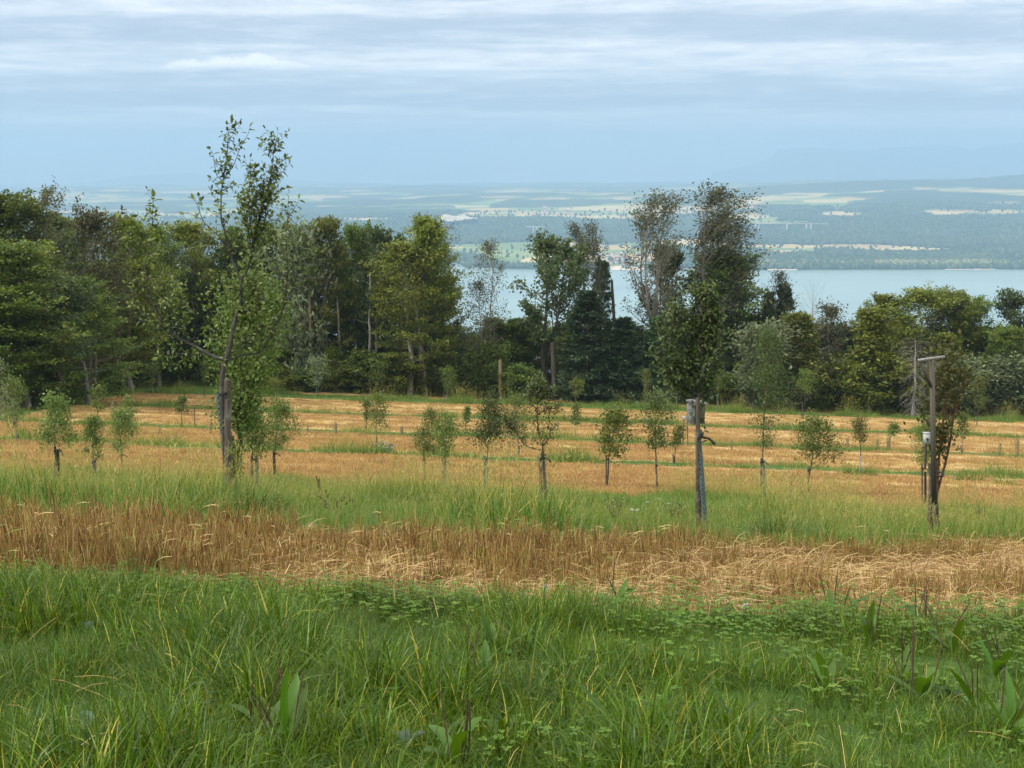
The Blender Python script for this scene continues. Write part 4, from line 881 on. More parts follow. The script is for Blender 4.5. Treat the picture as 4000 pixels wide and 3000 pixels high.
# ---- the big young tree at the left, traced from its picture
DA = 22.0
Z1 = lambda x, y: ((400 + x / 2.602) * 0.553, (440 + y / 2.602) * 0.553)
k = 1457
A_BR = [
 ([(1290, k + 2900), (1262, k + 2300), (1235, k + 1750), (1215, k + 1400), (1230, k + 1150), (1255, k + 1060), (1290, k + 950), (1330, k + 750), (1360, k + 620), (1400, k + 520), (1410, k + 400), (1415, k + 250)], 0.050, 0.028, 0, 6),
 ([(1415, k + 250), (1360, 1600), (1320, 1500), (1290, 1380), (1240, 1200), (1210, 1100), (1205, 950), (1210, 800), (1230, 680), (1245, 560), (1270, 400), (1285, 200), (1315, 160)], 0.019, 0.003, 1.0, 22),
 ([(1232, 670), (1330, 540), (1400, 360), (1470, 240), (1500, 150)], 0.007, 0.0025, 0.8, 0),
 ([(1225, 690), (1165, 640), (1140, 520), (1125, 420), (1095, 375)], 0.007, 0.0025, 1.0, 0),
 ([(1212, 800), (1290, 760), (1375, 735)], 0.006, 0.0025, 0.9, 0),
 ([(1415, k + 250), (1480, 1580), (1500, 1480), (1520, 1400), (1570, 1180), (1600, 1050), (1640, 930), (1690, 760), (1720, 620), (1740, 400), (1770, 300)], 0.019, 0.003, 1.0, 36),
 ([(1650, 900), (1740, 740), (1790, 640), (1840, 590)], 0.008, 0.0025, 1.2, 4),
 ([(1740, 560), (1800, 520), (1850, 480)], 0.005, 0.002, 1.0, 0),
 ([(1560, 1200), (1570, 1000), (1560, 840), (1640, 730), (1640, 570)], 0.009, 0.0025, 1.3, 12),
 ([(1530, 1360), (1500, 1100), (1490, 900), (1500, 700), (1505, 575)], 0.010, 0.0025, 1.3, 18),
 ([(1520, 1400), (1480, 1200), (1440, 1000), (1390, 870)], 0.012, 0.003, 1.3, 22),
 ([(1540, 1330), (1640, 1150), (1660, 1000), (1690, 860)], 0.010, 0.003, 1.3, 16),
 ([(1320, 1500), (1200, 1280), (1080, 1160), (1020, 1090), (960, 930), (930, 880)], 0.010, 0.003, 0.25, 3),
 ([(1010, 1085), (900, 1030), (840, 1025)], 0.005, 0.0025, 0.15, 0),
 ([(1290, k + 1060), (1400, k + 1010), (1600, k + 980), (1680, k + 850), (1760, k + 700), (1830, k + 560), (1880, 1700), (1880, 1480), (1865, 1250), (1885, 1080), (1890, 870)], 0.019, 0.003, 1.0, 22),
 ([(1875, 1090), (1960, 960), (2000, 880)], 0.005, 0.0025, 1.0, 0),
 ([(1830, k + 560), (1990, 1640), (2080, 1500), (2120, 1400)], 0.010, 0.003, 1.0, 10),
 ([(1255, k + 1060), (1100, k + 1010), (1000, k + 950), (880, k + 890), (740, k + 820), (640, k + 720), (590, k + 640), (530, k + 500), (480, k + 380), (460, k + 280), (430, k + 110), (440, 1530), (490, 1330), (510, 1100), (515, 860)], 0.030, 0.003, 0.9, 18, 1.35),
 ([(425, k + 100), (330, 1480), (290, 1420), (270, 1250), (235, 1100), (190, 1065)], 0.010, 0.0025, 1.0, 4, 1.3),
 ([(240, 1110), (270, 1060), (300, 1050)], 0.004, 0.002, 1.0, 0),
 ([(500, k + 750), (380, k + 640), (340, k + 560), (325, k + 450), (360, k + 340), (430, k + 300)], 0.010, 0.003, 0.8, 8),
 ([(640, k + 740), (560, k + 700), (480, k + 735)], 0.012, 0.006, 0.3, 4),
 ([(720, k + 800), (690, k + 650), (670, k + 480), (700, k + 250)], 0.012, 0.003, 1.0, 14),
 ([(740, k + 820), (800, k + 640), (790, k + 420), (780, k + 310)], 0.010, 0.003, 1.0, 12),
 ([(1010, k + 985), (950, k + 1000), (850, k + 990), (700, k + 1000), (560, k + 1040)], 0.010, 0.003, 0.9, 8),
 ([(1290, k + 980), (1200, k + 870), (1100, k + 750)], 0.010, 0.006, 0.2, 2),
 ([(1300, k + 990), (1430, k + 930), (1550, k + 830), (1600, k + 700)], 0.012, 0.003, 1.0, 14),
 ([(1410, k + 500), (1500, k + 400), (1550, k + 340), (1540, k + 200), (1500, k + 20)], 0.010, 0.003, 1.0, 16),
 ([(1400, k + 350), (1300, k + 330), (1260, k + 250)], 0.009, 0.003, 0.8, 8),
 ([(1360, k + 620), (1440, k + 560), (1560, k + 520), (1640, k + 420)], 0.010, 0.003, 1.0, 14)]
footA = gpt(497, DA + 0.05); footA[2] -= 0.2
traced_tree('fruit_tree', footA, DA, A_BR, Z1, 'tallest young fruit tree at left with long bare shoots rising against the sky', 'fruit_dark', 'bark_fruit', 0.100, single=300, seed=5, extra=2.1, inner=0.72, restm='fruit')  # topmost leaves darker than the rest: backlight from the sky put into the colour
stake(490, 820, 492, DA - 0.18, 'thick round stake with black strap at the tallest young tree, left', 0.055, tie=850, tie_side=-1, tail=False, seed=1, tie_w=0.12)
guard(472, 850, 498, 1075, DA + 0.02, 'blue green guard with big holes leaning behind the thick round stake', 'guard', 0.60)

# ---- the tree with the nest box
DN = 20.0
Z4 = lambda x, y: (1354.9 + x * 0.21672, 580.7 + y * 0.21672)
N_BR = [
 ([(722, 2560), (712, 2000), (712, 1700), (708, 1450), (710, 1300), (712, 1150), (720, 900), (760, 600), (790, 300), (800, 165)], 0.032, 0.003, 1.2, 40),
 ([(705, 1230), (620, 950), (570, 650), (545, 400), (530, 160)], 0.013, 0.003, 1.0, 26),
 ([(700, 1180), (520, 1000), (430, 850), (408, 600), (400, 385)], 0.012, 0.003, 1.0, 26),
 ([(702, 1260), (560, 1150), (400, 1080), (340, 900), (335, 700), (338, 580)], 0.012, 0.003, 1.0, 26),
 ([(712, 1180), (800, 950), (860, 750), (880, 560), (872, 440)], 0.012, 0.003, 1.3, 34),
 ([(710, 1280), (800, 1200), (850, 1050), (880, 880)], 0.015, 0.003, 1.2, 24),
 ([(708, 1080), (640, 800), (655, 500), (690, 250)], 0.016, 0.003, 1.4, 34),
 ([(715, 1040), (830, 700), (850, 400), (835, 220)], 0.016, 0.003, 1.4, 36),
 ([(716, 900), (720, 600), (740, 350), (745, 230)], 0.013, 0.003, 1.4, 30),
 ([(640, 900), (500, 700), (470, 500), (475, 420)], 0.010, 0.003, 1.0, 16),
 ([(560, 1150), (480, 1000), (300, 960), (240, 850)], 0.010, 0.003, 1.0, 18),
 ([(705, 1250), (640, 1180), (540, 1180), (420, 1160)], 0.012, 0.003, 1.2, 24),
 ([(705, 1120), (640, 1060), (560, 980), (500, 880)], 0.010, 0.003, 1.2, 24),
 ([(716, 1000), (780, 850), (800, 600), (810, 450)], 0.010, 0.003, 1.4, 28),
 ([(706, 1304), (640, 1290), (500, 1258), (400, 1268), (300, 1285), (180, 1310), (50, 1338)], 0.014, 0.004, 0.25, 2)]
footN = gpt(1511, DN + 0.03); footN[2] -= 0.2
traced_tree('fruit_tree', footN, DN, N_BR, Z4, 'dense upright fruit tree carrying the wooden nest box on its stake', 'fruit_dark', 'bark_fruit', 0.064, single=300, seed=9, extra=1.9, twl=(0.08, 0.22), inner=0.95, spacing=0.034)
stake(1507, 860, 1508, DN - 0.16, 'slim stake behind the nest box with two black straps and stub end', 0.030, tie=944, tie_side=1, tail=True, seed=2, tie_w=0.075)
guard(1508, 930, 1524, 1137, DN - 0.06, 'blue grey guard full of round holes leaning below the nest box', 'guard', 0.48)
# nest box: boards, roof and floor
bx = at(1503, 892, DN + 0.16); a_ = R(28)
nb_ = thing('nest_box', bx, 'grey wooden nest box with sloping lid fixed high on the stake', 'nest box', None, a_)
def plank(name, c, s, mat, parent=nb_, rot=None):
    mb = MB(); mb.box(c, s, rot); return mb.build(name, M[mat], parent)
w_, dp, h_ = 0.185, 0.185, 0.275
plank('side_board', (-w_ / 2 + 0.009, 0, 0), (0.018, dp, h_), 'board_grey'); plank('side_board', (w_ / 2 - 0.009, 0, 0), (0.018, dp, h_), 'board_shaded')  # left side paler, other faces darker: light from the left put into the colour
for i in range(2): plank('board', (-0.0375 + 0.075 * i, -dp / 2 + 0.010 - 0.002 * i, 0), (0.0735, 0.018, h_ - 0.004), 'board_shaded')
plank('back_board', (0, dp / 2 - 0.009, 0), (w_ - 0.038, 0.018, h_), 'board_shaded'); plank('floor_board', (0, 0, -h_ / 2 - 0.006), (w_ + 0.008, dp + 0.008, 0.014), 'board_shaded')
cr, sr = math.cos(R(9)), math.sin(R(9))
plank('lid', (0, -0.01, h_ / 2 + 0.022), (w_ + 0.05, dp + 0.06, 0.018), 'board_grey', rot=[[1, 0, 0], [0, cr, -sr], [0, sr, cr]])

# ---- the tree with a two armed fork in the middle
DF = 34.0
Z8 = lambda x, y: (1023.05 + x * 0.20007, 801.85 + y * 0.20007)
F_BR = [
 ([(790, 1600), (765, 1300), (755, 960), (748, 860), (742, 780), (710, 690), (692, 560), (686, 460), (690, 330), (700, 180), (705, 80)], 0.028, 0.004, 1.3, 40),
 ([(742, 855), (640, 830), (550, 795), (500, 710), (450, 650), (400, 600), (350, 540), (330, 450)], 0.017, 0.004, 1.5, 26),
 ([(430, 640), (380, 640), (340, 500)], 0.010, 0.004, 1.5, 14), ([(400, 600), (440, 520), (420, 440)], 0.010, 0.004, 1.4, 10),
 ([(748, 800), (800, 750), (825, 690), (830, 620), (810, 520)], 0.018, 0.004, 1.4, 12),
 ([(690, 470), (740, 440), (800, 410), (900, 400), (940, 370)], 0.015, 0.004, 1.4, 20),
 ([(688, 420), (620, 340), (600, 250), (590, 200)], 0.015, 0.004, 1.4, 24),
 ([(692, 350), (760, 280), (830, 230)], 0.014, 0.004, 1.4, 22), ([(694, 300), (650, 200), (660, 100)], 0.012, 0.004, 1.4, 18), ([(697, 260), (740, 160), (750, 90)], 0.012, 0.004, 1.3, 16)]
footF = gpt(1177, DF); footF[2] -= 0.2
traced_tree('fruit_tree', footF, DF, F_BR, Z8, 'thin fruit tree with one arm bent far out to the left, mid picture', 'fruit_dark', 'bark_red', 0.085, single=0, seed=12, extra=1.5, twl=(0.1, 0.3))
stake(1166, 974, 1172, DF - 0.15, 'slanting stake with black strap at the tree with the bent left arm', 0.040, tie=989, tie_side=1, seed=3, tie_w=0.10)
guard(1174, 996, 1181, 1094, DF + 0.05, 'grey guard beneath the tree with the bent left arm', 'guard', 0.52)

# ---- the other young trees:  px, foot row, crown (left, right, top, bottom), style, what it is
def fruit(px, foot, l, r, top, bot, style, label, leafm='fruit', barkm='bark_fruit', seed=0, leafL=None, dens=1.0, lean=None, group='fruit trees in the field', tr=None):
    b = ghit(px, foot); d = b[1]; ppm = FPX / math.hypot(d, b[2]) ; mpp = d / FPX
    H = (at(px, top, d)[2] - b[2]); Rc = max(0.25, (r - l) / 2 * mpp); cbf = (at(px, bot, d)[2] - b[2]) / H
    off = ((l + r) / 2 - px) * mpp / H
    lf = leafL or (0.068 if d < 60 else 0.12 if d < 110 else 0.19)
    st = dict(round=dict(prof=dome, el=(5, 65), nl=16), up=dict(prof=egg, el=(52, 78), nl=18), wide=dict(prof=lambda t: 1 - 0.55 * t, el=(10, 60), nl=14), vase=dict(prof=flat, el=(38, 62), nl=14))[style]
    vol = max(0.4, Rc * 2) 
    lps = int(np.clip(21 * dens * vol * (0.085 / lf) ** 1.6, 5, 70))
    wv, lv = grow(seed + 500, H, Rc, cb=cbf, curve=0.25, nsub=6, lps=lps, ls=lf, lw=0.58, spread=(0.12 * vol, 0.12 * vol, 0.12 * vol), tr=tr or (0.026 if d < 60 else 0.04), nb=0.5, wind=(0.2, 0, 0.1), limb_r=0.4, lean=off * 1.4, sub_from=0.3, subl=0.34, fold=0.2, wob=0.04, tip=0.05, lvar=(0.45, 1.45), **st)
    b[2] -= 0.05; o = thing('fruit_tree', b, label, 'fruit tree', group)
    wv.build('trunk', M[barkm], o, smooth=True); lv.build('crown', M[leafm], o); return d
d = 24.6; footB = gpt(508, d)
ob = thing('fruit_tree', footB, 'bushy many stemmed fruit tree half hidden behind the tallest young tree', 'fruit tree', 'fruit trees of the front row')
wv, lv = grow(seed=77, H=at(560, 640, d)[2] - footB[2], Rc=0.68, cb=0.34, prof=lolly, nl=40, el=(30, 78), curve=0.3, nsub=7, lps=34, ls=0.075, lw=0.6, spread=(0.13, 0.13, 0.15), tr=0.05, nb=0.4, wind=(0.15, 0, 0.1), fork=3, limb_r=0.5, lean=0.13, subl=0.4, wob=0.03)
wv.build('trunk', M['bark_fruit'], ob, smooth=True); lv.build('crown', M['fruit'], ob)
guard(499, 942, 510, 1085, d - 0.1, 'dark guard overgrown with a green climber beside the thick stake', 'guard_dark', 0.65)
T = [
 # px, foot, l, r, top, bot, style, key, leaf, bark, stake(px0,row0,px1), guard(px0,row0,px1,mat)
 (122, 1045, 82, 172, 880, 968, 'wide', 'low spreading tree at left with side bough trailing left', 'fruit', 'bark_fruit', (118, 965, 119), (124, 972, 125, 'guard_dark')),
 (202, 1040, 176, 226, 912, 990, 'vase', 'small upright tree between the two low spreading trees at left', 'fruit', 'bark_fruit', (200, 988, 203), (203, 994, 206, 'guard')),
 (266, 1030, 230, 312, 905, 978, 'vase', 'small open tree with forked twigs right of the upright one, left', 'fruit', 'bark_fruit', (262, 975, 267), None),
 (546, 1062, 505, 585, 900, 985, 'wide', 'low leafy tree just right of the big stake', 'fruit', 'bark_fruit', (544, 985, 545), (553, 985, 556, 'guard')),
 (592, 1040, 556, 644, 890, 975, 'round', 'round leafy tree second to the right of the big stake', 'fruit', 'bark_fruit', (591, 972, 592), None),
 (917, 1047, 893, 952, 905, 988, 'round', 'egg shaped bright tree, left of a close pair mid picture', 'fruit', 'bark_fruit', (915, 985, 919), None),
 (960, 1062, 930, 988, 922, 990, 'vase', 'slightly smaller tree, right of the close pair mid picture', 'fruit', 'bark_fruit', (956, 988, 959), (960, 992, 962, 'guard_pale')),
 (1050, 1070, 1002, 1104, 888, 975, 'wide', 'spreading tree above the palest guard, mid picture', 'fruit_dark', 'bark_fruit', (1047, 985, 1046), (1050, 992, 1051, 'guard_pale')),
 (1310, 1058, 1276, 1362, 906, 990, 'round', 'bright green round tree alone in the middle right', 'young', 'bark_fruit', (1309, 985, 1310), None),
 (1419, 1062, 1378, 1450, 866, 968, 'round', 'oval dark leaved tree left of the nest box stake', 'fruit_dark', 'bark_fruit', (1417, 998, 1421), None),
 (1646, 1088, 1606, 1688, 735, 968, 'up', 'tall narrow broom shaped tree right of the nest box', 'fruit_dark', 'bark_red', (1644, 990, 1645), (1649, 993, 1651, 'guard_pale')),
 (1746, 1070, 1700, 1802, 922, 1012, 'wide', 'low open tree with wide arms between narrow tree and perch', 'fruit', 'bark_fruit', (1746, 1008, 1747), None),
 (1993, 1098, 1966, 2020, 928, 1008, 'vase', 'small light tree just left of the perch post', 'fruit', 'bark_red', (1992, 1004, 1994), (1998, 1020, 1998, 'guard_dark')),
]
for i, (px, foot, l, r, top, bot, sty, key, lm, bk, stk, grd) in enumerate(T):
    dd = fruit(px, foot, l, r, top, bot, sty, key, lm, bk, seed=i, group='fruit trees of the grass strip', dens=1.15 if sty != 'up' else 1.5)
    if stk: stake(*stk, dd - 0.12, 'stake of the ' + key.replace(' mid picture', '').replace(' with side bough trailing left', '').replace('between the two low spreading trees at left', 'among the low left ones'), 0.038, tie=stk[1] + 8, tie_w=0.1, tie_side=1, tail=i % 2 == 0, seed=10 + i)
    if grd: guard(grd[0] + 1, grd[1], grd[2] + 1, foot + 2, dd + 0.02, 'guard round the trunk of the ' + key.replace(' mid picture', '').replace(' with side bough trailing left', '').replace('trees at left', 'low trees'), grd[3], 0.62)
# tree behind the perch
dR = 19.9; bR = gpt(2019, dR)
oR = thing('fruit_tree', bR, 'tall autumn tinted fruit tree leaning right behind the perch post', 'fruit tree', 'fruit trees of the front row')
wv, lv = grow(seed=91, H=at(2030, 806, dR)[2] - bR[2], Rc=0.30, cb=0.47, prof=lolly, nl=28, el=(45, 78), curve=0.3, nsub=6, lps=8, ls=0.07, lw=0.66, spread=(0.08, 0.08, 0.09), tr=0.03, nb=0.3, wind=(0.05, 0, 0.1), fork=2, limb_r=0.5, lean=0.05, subl=0.34, wob=0.03)
wv.build('trunk', M['bark_red'], oR, smooth=True); lv.build('crown', M['fruit_autumn'], oR)
guard(2016, 1028, 2028, 1176, dR - 0.35, 'dark guard with light shining through its holes right of the perch post', 'guard_dark', 0.45)

# ---- perch for birds of prey: tall square post on a round stake, crossbar and brace
dP = 19.0; b = gpt(2022, dP); b[2] -= 0.2
pr = thing('bird_perch', b, 'tall timber bird perch with crossbar and slanting brace at right', 'bird perch')
def beam(name, p0, p1, w_, t_, mat, parent=pr, base=b, roll=0.5, sides=4):
    mb = MB(); a = at(*p0) - base; e = at(*p1) - base; v = unit(e - a)
    s = unit(np.cross(v, [math.sin(roll), -math.cos(roll), 0.01])); n = np.cross(v, s)
    Vv = np.array([a + s * w_ / 2 * i + n * t_ / 2 * j for i, j in ((-1, -1), (1, -1), (1, 1), (-1, 1))] + [e + s * w_ / 2 * i + n * t_ / 2 * j for i, j in ((-1, -1), (1, -1), (1, 1), (-1, 1))])
    mb.add(Vv, np.array([[0, 1, 5, 4], [1, 2, 6, 5], [2, 3, 7, 6], [3, 0, 4, 7], [3, 2, 1, 0], [4, 5, 6, 7]])); return mb.build(name, M[mat], parent)
beam('post', (2018, 1088, dP), (2013, 777, dP), 0.052, 0.048, 'timber', roll=0.45)
beam('crossbar', (1984, 778, dP - 0.22), (2040, 770, dP + 0.25), 0.028, 0.02, 'board_grey', roll=0.0)
beam('brace', (1988, 781, dP - 0.18), (2012, 836, dP - 0.03), 0.040, 0.022, 'timber', roll=0.4)
mb = MB(); pp = np.array([[0, 0, 0], at(2022, 1150, dP) - b, at(2020, 1082, dP) - b]); pp[0] = [0, 0, 0]
mb.tube(spline(pp, 8) + [0.0, 0.02, 0], 0.034, 10); mb.build('round_stake', M['stake'], pr, smooth=True)
mb = MB(); c_ = at(2020, 1060, dP) - b; th = np.linspace(0, 2 * np.pi, 13)
mb.tube(np.stack([c_[0] + 0.05 + 0.085 * np.cos(th), c_[1] + 0.12 + 0.17 * np.sin(th), np.full(13, at(2020, 1027, dP)[2] - b[2])], 1), 0.013, 5, cap=False); mb.build('tie_strap', M['rubber'], pr, smooth=True)
stake(2007, 1000, 2012, dP + 0.9, 'second rough stake close behind the tall perch post', 0.034, seed=60)
# small pale box on the perch's back
bx = at(2002, 947, dP + 0.7)
sb = thing('small_box', bx, 'small pale grey box fixed behind the left side of the perch post', 'box', None, R(20))
mb = MB(); mb.box((0, 0, 0), (0.085, 0.07, 0.15)); mb.build('case', M['paint_grey'], sb)
mb = MB(); mb.box((0, 0, 0.081), (0.10, 0.085, 0.012)); mb.build('lid', M['paint_grey'], sb)
mb = MB(); mb.tube(np.array([[0.03, 0.06, 0.05], [0.04, 0.06, -0.3], [0.05, 0.08, -0.45]]), 0.018, 8); mb.build('holder_rod', M['timber'], sb, smooth=True)

# ---- far rows:  px, foot, l, r, top, bot, style, label
FAR = [
 (36, 955, -8, 62, 832, 925, 'vase', 'leafy young tree cut by the left edge of the field', 'fruit'),
 (-6, 960, -40, 18, 790, 930, 'up', 'tall silvery leaved young tree at the very left edge', 'silver'),
 (212, 922, 193, 234, 846, 888, 'wide', 'small flat topped tree in the field left of the tallest tree', 'fruit'),
 (330, 856, 316, 344, 790, 832, 'up', 'slim tree by the grass corner below the left wood', 'fruit'),
 (441, 858, 430, 452, 782, 832, 'up', 'sparse sapling before the dark wood left of the tallest tree', 'young'),
 (392, 928, 378, 408, 862, 895, 'wide', 'thin small tree out in the stubble left of the thick stake', 'fruit'),
 (280, 905, 262, 294, 866, 896, 'wide', 'feathery low tree in the stubble at left', 'fruit'),
 (687, 858, 654, 712, 782, 836, 'vase', 'pale leaved round young tree before the wood, right of tallest tree', 'silver'),
 (821, 860, 803, 838, 790, 836, 'vase', 'yellowish small tree before the wood under the pale curved trunk', 'young'),
 (966, 869, 944, 990, 802, 846, 'vase', 'broom like bright young tree on the far grass line', 'young'),
 (812, 970, 777, 848, 866, 930, 'wide', 'leaning young tree beside the white flowered bush', 'fruit'),
 (792, 935, 780, 806, 868, 910, 'up', 'slim tree just behind the leaning young tree', 'fruit'),
 (1120, 988, 1082, 1150, 868, 950, 'round', 'round tree behind the bent left arm of the forked tree', 'fruit'),
 (1101, 868, 1090, 1112, 812, 848, 'up', 'thin little tree at the wood edge right of the stripped stub', 'young'),
 (1241, 900, 1226, 1258, 826, 858, 'vase', 'small light tree in front of the dark spruces', 'young'),
 (1243, 950, 1230, 1256, 884, 918, 'round', 'little egg crowned tree below the small light one', 'fruit'),
 (1006, 942, 1000, 1014, 886, 915, 'up', 'tiny thin tree with white band in the middle of the stubble', 'fruit'),
 (1457, 1003, 1444, 1482, 930, 968, 'wide', 'small green tree half hidden left of the nest box', 'young'),
 (1397, 890, 1384, 1412, 806, 858, 'up', 'slender light tree before the spruces left of the nest box', 'young'),
 (1736, 906, 1714, 1758, 810, 850, 'round', 'yellowish small round tree before the broad light green tree', 'young'),
 (1857, 1028, 1833, 1876, 918, 962, 'vase', 'bronze leaved small tree in the stubble left of the perch', 'fruit_autumn'),
 (2079, 980, 2064, 2092, 902, 952, 'up', 'thin tree with light leaves right of the perch', 'young'),
 (2110, 922, 2086, 2130, 824, 888, 'vase', 'small broad based tree by the silvery shrubs', 'fruit'),
 (1920, 968, 1908, 1944, 925, 945, 'vase', 'cut back stub of a tree sprouting twigs in the stubble', 'fruit'),
 (1550, 892, 1540, 1562, 806, 850, 'up', 'light sapling with a white stem right of the nest box tree', 'young'),
]
for i, (px, foot, l, r, top, bot, sty, lab, lm) in enumerate(FAR):
    dd = fruit(px, foot, l, r, top, bot, sty, lab, lm, 'bark_fruit' if i % 3 else 'bark_grey', seed=60 + i, dens=0.9, group='small trees of the far rows', tr=0.045)
    if i not in (5, 6, 15, 16): stake(px - 3 if i % 2 else px + 2, bot + (foot - bot) * 0.35, px - 1, dd - 0.1, 'small stake of the ' + lab.replace(' out in the stubble', ''), 0.045, seed=90 + i, mat='board_grey' if i in (7, 8, 9, 20) else 'stake')
# low mesh guards standing in the tree rows
LOWG = [(244, 868, 905, 8, 'greenish low mesh guard in the stubble at far left'), (345, 918, 938, 5, 'faint low mesh guard left of the thick stake'), (455, 915, 938, 7, 'low mesh guard just left of the thick stake'),
 (665, 916, 935, 5, 'narrow dark guard, left one of two in the stubble right of the big tree'), (725, 912, 937, 8, 'pointed dark guard, right one of two in the stubble right of the big tree'), (868, 920, 942, 9, 'pale low mesh guard above the white flowered bush'),
 (1205, 905, 928, 6, 'greenish guard right of the forked tree with a sprout'), (1150, 928, 954, 8, 'dark pointed guard seen through the fork of the bent arm tree'), (1057, 910, 938, 7, 'faint low guard above the spreading tree mid picture'),
 (1580, 950, 972, 5, 'thin grey guard in the stubble between nest box and narrow tree'), (1830, 946, 966, 8, 'low pale mesh guard left of the cut back stub'), (1919, 940, 972, 10, 'stout grey guard around the cut back stub'), (1895, 948, 970, 7, 'faint mesh guard just left of the stout grey guard'),
 (2159, 956, 983, 8, 'dark pointed guard right of the perch in the stubble'), (2196, 946, 985, 10, 'grey guard with leafy sprout at the right edge'), (1475, 930, 962, 4, 'thin stake like guard left of the nest box stake')]
for px, r0, r1, wpx, lab in LOWG:
    b = ghit(px, r1 + 2); d = b[1]; h = at(px, r0, d)[2] - b[2]; rad = wpx * 0.8 / 2 / FPX * d
    g = np.random.default_rng(px); n = 10; mb = MB()
    for q in range(n):                                      # wires of the mesh cage
        a = q / n * 6.283; c_, s_ = math.cos(a), math.sin(a)
        mb.tube(np.array([[c_ * rad, s_ * rad, 0], [c_ * rad * 0.95, s_ * rad * 0.95, h * g.uniform(0.9, 1.0)]]), rad * 0.09, 3, cap=False)
    for q in range(int(h / (rad * 0.8)) + 1):
        z = h * q / (int(h / (rad * 0.8)) + 0.5); th = np.linspace(0, 6.283, 11); mb.tube(np.stack([rad * np.cos(th), rad * np.sin(th), np.full(11, z)], 1), rad * 0.08, 3, cap=False)
    mb.tube(np.array([[rad * 0.6, 0, -0.1], [rad * 0.5, 0, h * 1.06]]), rad * 0.12, 5)
    mb.tube(np.array([[0, 0, -0.1], [0.02, 0, h * 0.9]]), rad * 0.15, 5)
    o = mb.build('mesh_guard', M['mesh_guard']); o.location = tuple(b); tag(o, lab, 'tree guard', 'low mesh guards in the far rows')
# slim T perch far left in the field, and a small tripod frame
for px, r0, r1, half, lab in [(421, 876, 922, 9, 'thin grey T shaped bird perch far out in the stubble at left')]:
    b = ghit(px, r1); d = b[1]; o = thing('small_perch', b, lab, 'bird perch'); h = at(px, r0, d)[2] - b[2]; wd_ = half / FPX * d
    mb = MB(); mb.tube(np.array([[0, 0, -0.1], [0, 0, h]]), 0.035, 6); mb.build('post', M['timber'], o)
    mb = MB(); mb.box((wd_ * 0.7, 0, h + 0.03), (wd_ * 2.4, 0.06, 0.05)); mb.build('crossbar', M['timber'], o)
b = ghit(1480, 966); d = b[1]; o = thing('rack', b, 'narrow two legged wooden frame holding a little box, left of the nest box stake', 'rack')
h = at(1480, 906, d)[2] - b[2]; s_ = d / FPX
for q in (-1, 1):
    mb = MB(); mb.tube(np.array([[q * 6 * s_, 0, -0.1], [q * 3.5 * s_, 0, h]]), 0.045, 6); mb.build('leg', M['stake'], o)
for f in (0.45, 0.75):
    mb = MB(); mb.tube(np.array([[-5 * s_, -0.05, h * f], [5 * s_, -0.05, h * f]]), 0.03, 5); mb.build('rung', M['stake'], o)
mb = MB(); mb.box((-3 * s_, 0, h + 0.12), (9 * s_, 0.25, 0.3)); mb.build('box', M['board_grey'], o)
# ------------------------------------------------------------ the far shore in detail
def fhit(px, row, lo=6300.0, hi=40000.0):
    d = lo
    while d < hi:
        p = at(px, row, d)
        if p[2] <= float(far_z(p[0], np.array(d))): break
        d *= 1.002
    p = at(px, row, d); return np.array([p[0], d, float(far_z(p[0], np.array(d)))])
def scatter(name, pts, rz, scl, idx, protos, label, cat='', tilt=None, kind='stuff'):
    """one stuff object: instances of a handful of pieces on the given points"""
    cl = bpy.data.collections.new(name + '_pieces')
    for i, me in enumerate(protos):
        o = bpy.data.objects.new('%s_%02d' % (name, i), me); cl.objects.link(o)
    me = bpy.data.meshes.new(name); me.vertices.add(len(pts)); me.vertices.foreach_set('co', np.asarray(pts, np.float32).ravel())
    rot = np.zeros((len(pts), 3), np.float32); rot[:, 2] = rz
    if tilt is not None: rot[:, :2] = tilt
    a = me.attributes.new('rot', 'FLOAT_VECTOR', 'POINT'); a.data.foreach_set('vector', rot.ravel())
    s3 = np.asarray(scl, np.float32); s3 = np.repeat(s3[:, None], 3, 1) if s3.ndim == 1 else s3
    a = me.attributes.new('scl', 'FLOAT_VECTOR', 'POINT'); a.data.foreach_set('vector', s3.astype(np.float32).ravel())
    a = me.attributes.new('idx', 'INT', 'POINT'); a.data.foreach_set('value', np.asarray(idx, np.int32))
    ng = bpy.data.node_groups.new(name, 'GeometryNodeTree')
    ng.interface.new_socket('Geometry', in_out='INPUT', socket_type='NodeSocketGeometry'); ng.interface.new_socket('Geometry', in_out='OUTPUT', socket_type='NodeSocketGeometry')
    N = ng.nodes; L = ng.links
    gi, go = N.new('NodeGroupInput'), N.new('NodeGroupOutput'); iop = N.new('GeometryNodeInstanceOnPoints'); ci = N.new('GeometryNodeCollectionInfo')
    ci.inputs[0].default_value = cl; ci.inputs['Separate Children'].default_value = True; ci.inputs['Reset Children'].default_value = True
    iop.inputs['Pick Instance'].default_value = True
    def na(nm, dt):
        q = N.new('GeometryNodeInputNamedAttribute'); q.data_type = dt; q.inputs[0].default_value = nm; return q.outputs[0]
    e2r = N.new('FunctionNodeEulerToRotation'); L.new(na('rot', 'FLOAT_VECTOR'), e2r.inputs[0])
    L.new(gi.outputs[0], iop.inputs['Points']); L.new(ci.outputs[0], iop.inputs['Instance']); L.new(na('idx', 'INT'), iop.inputs['Instance Index'])
    L.new(e2r.outputs[0], iop.inputs['Rotation']); L.new(na('scl', 'FLOAT_VECTOR'), iop.inputs['Scale']); L.new(iop.outputs[0], go.inputs[0])
    o = bpy.data.objects.new(name, me); COL.objects.link(o); md = o.modifiers.new('scatter', 'NODES'); md.node_group = ng
    return tag(o, label, cat or name.replace('_', ' '), kind=kind)
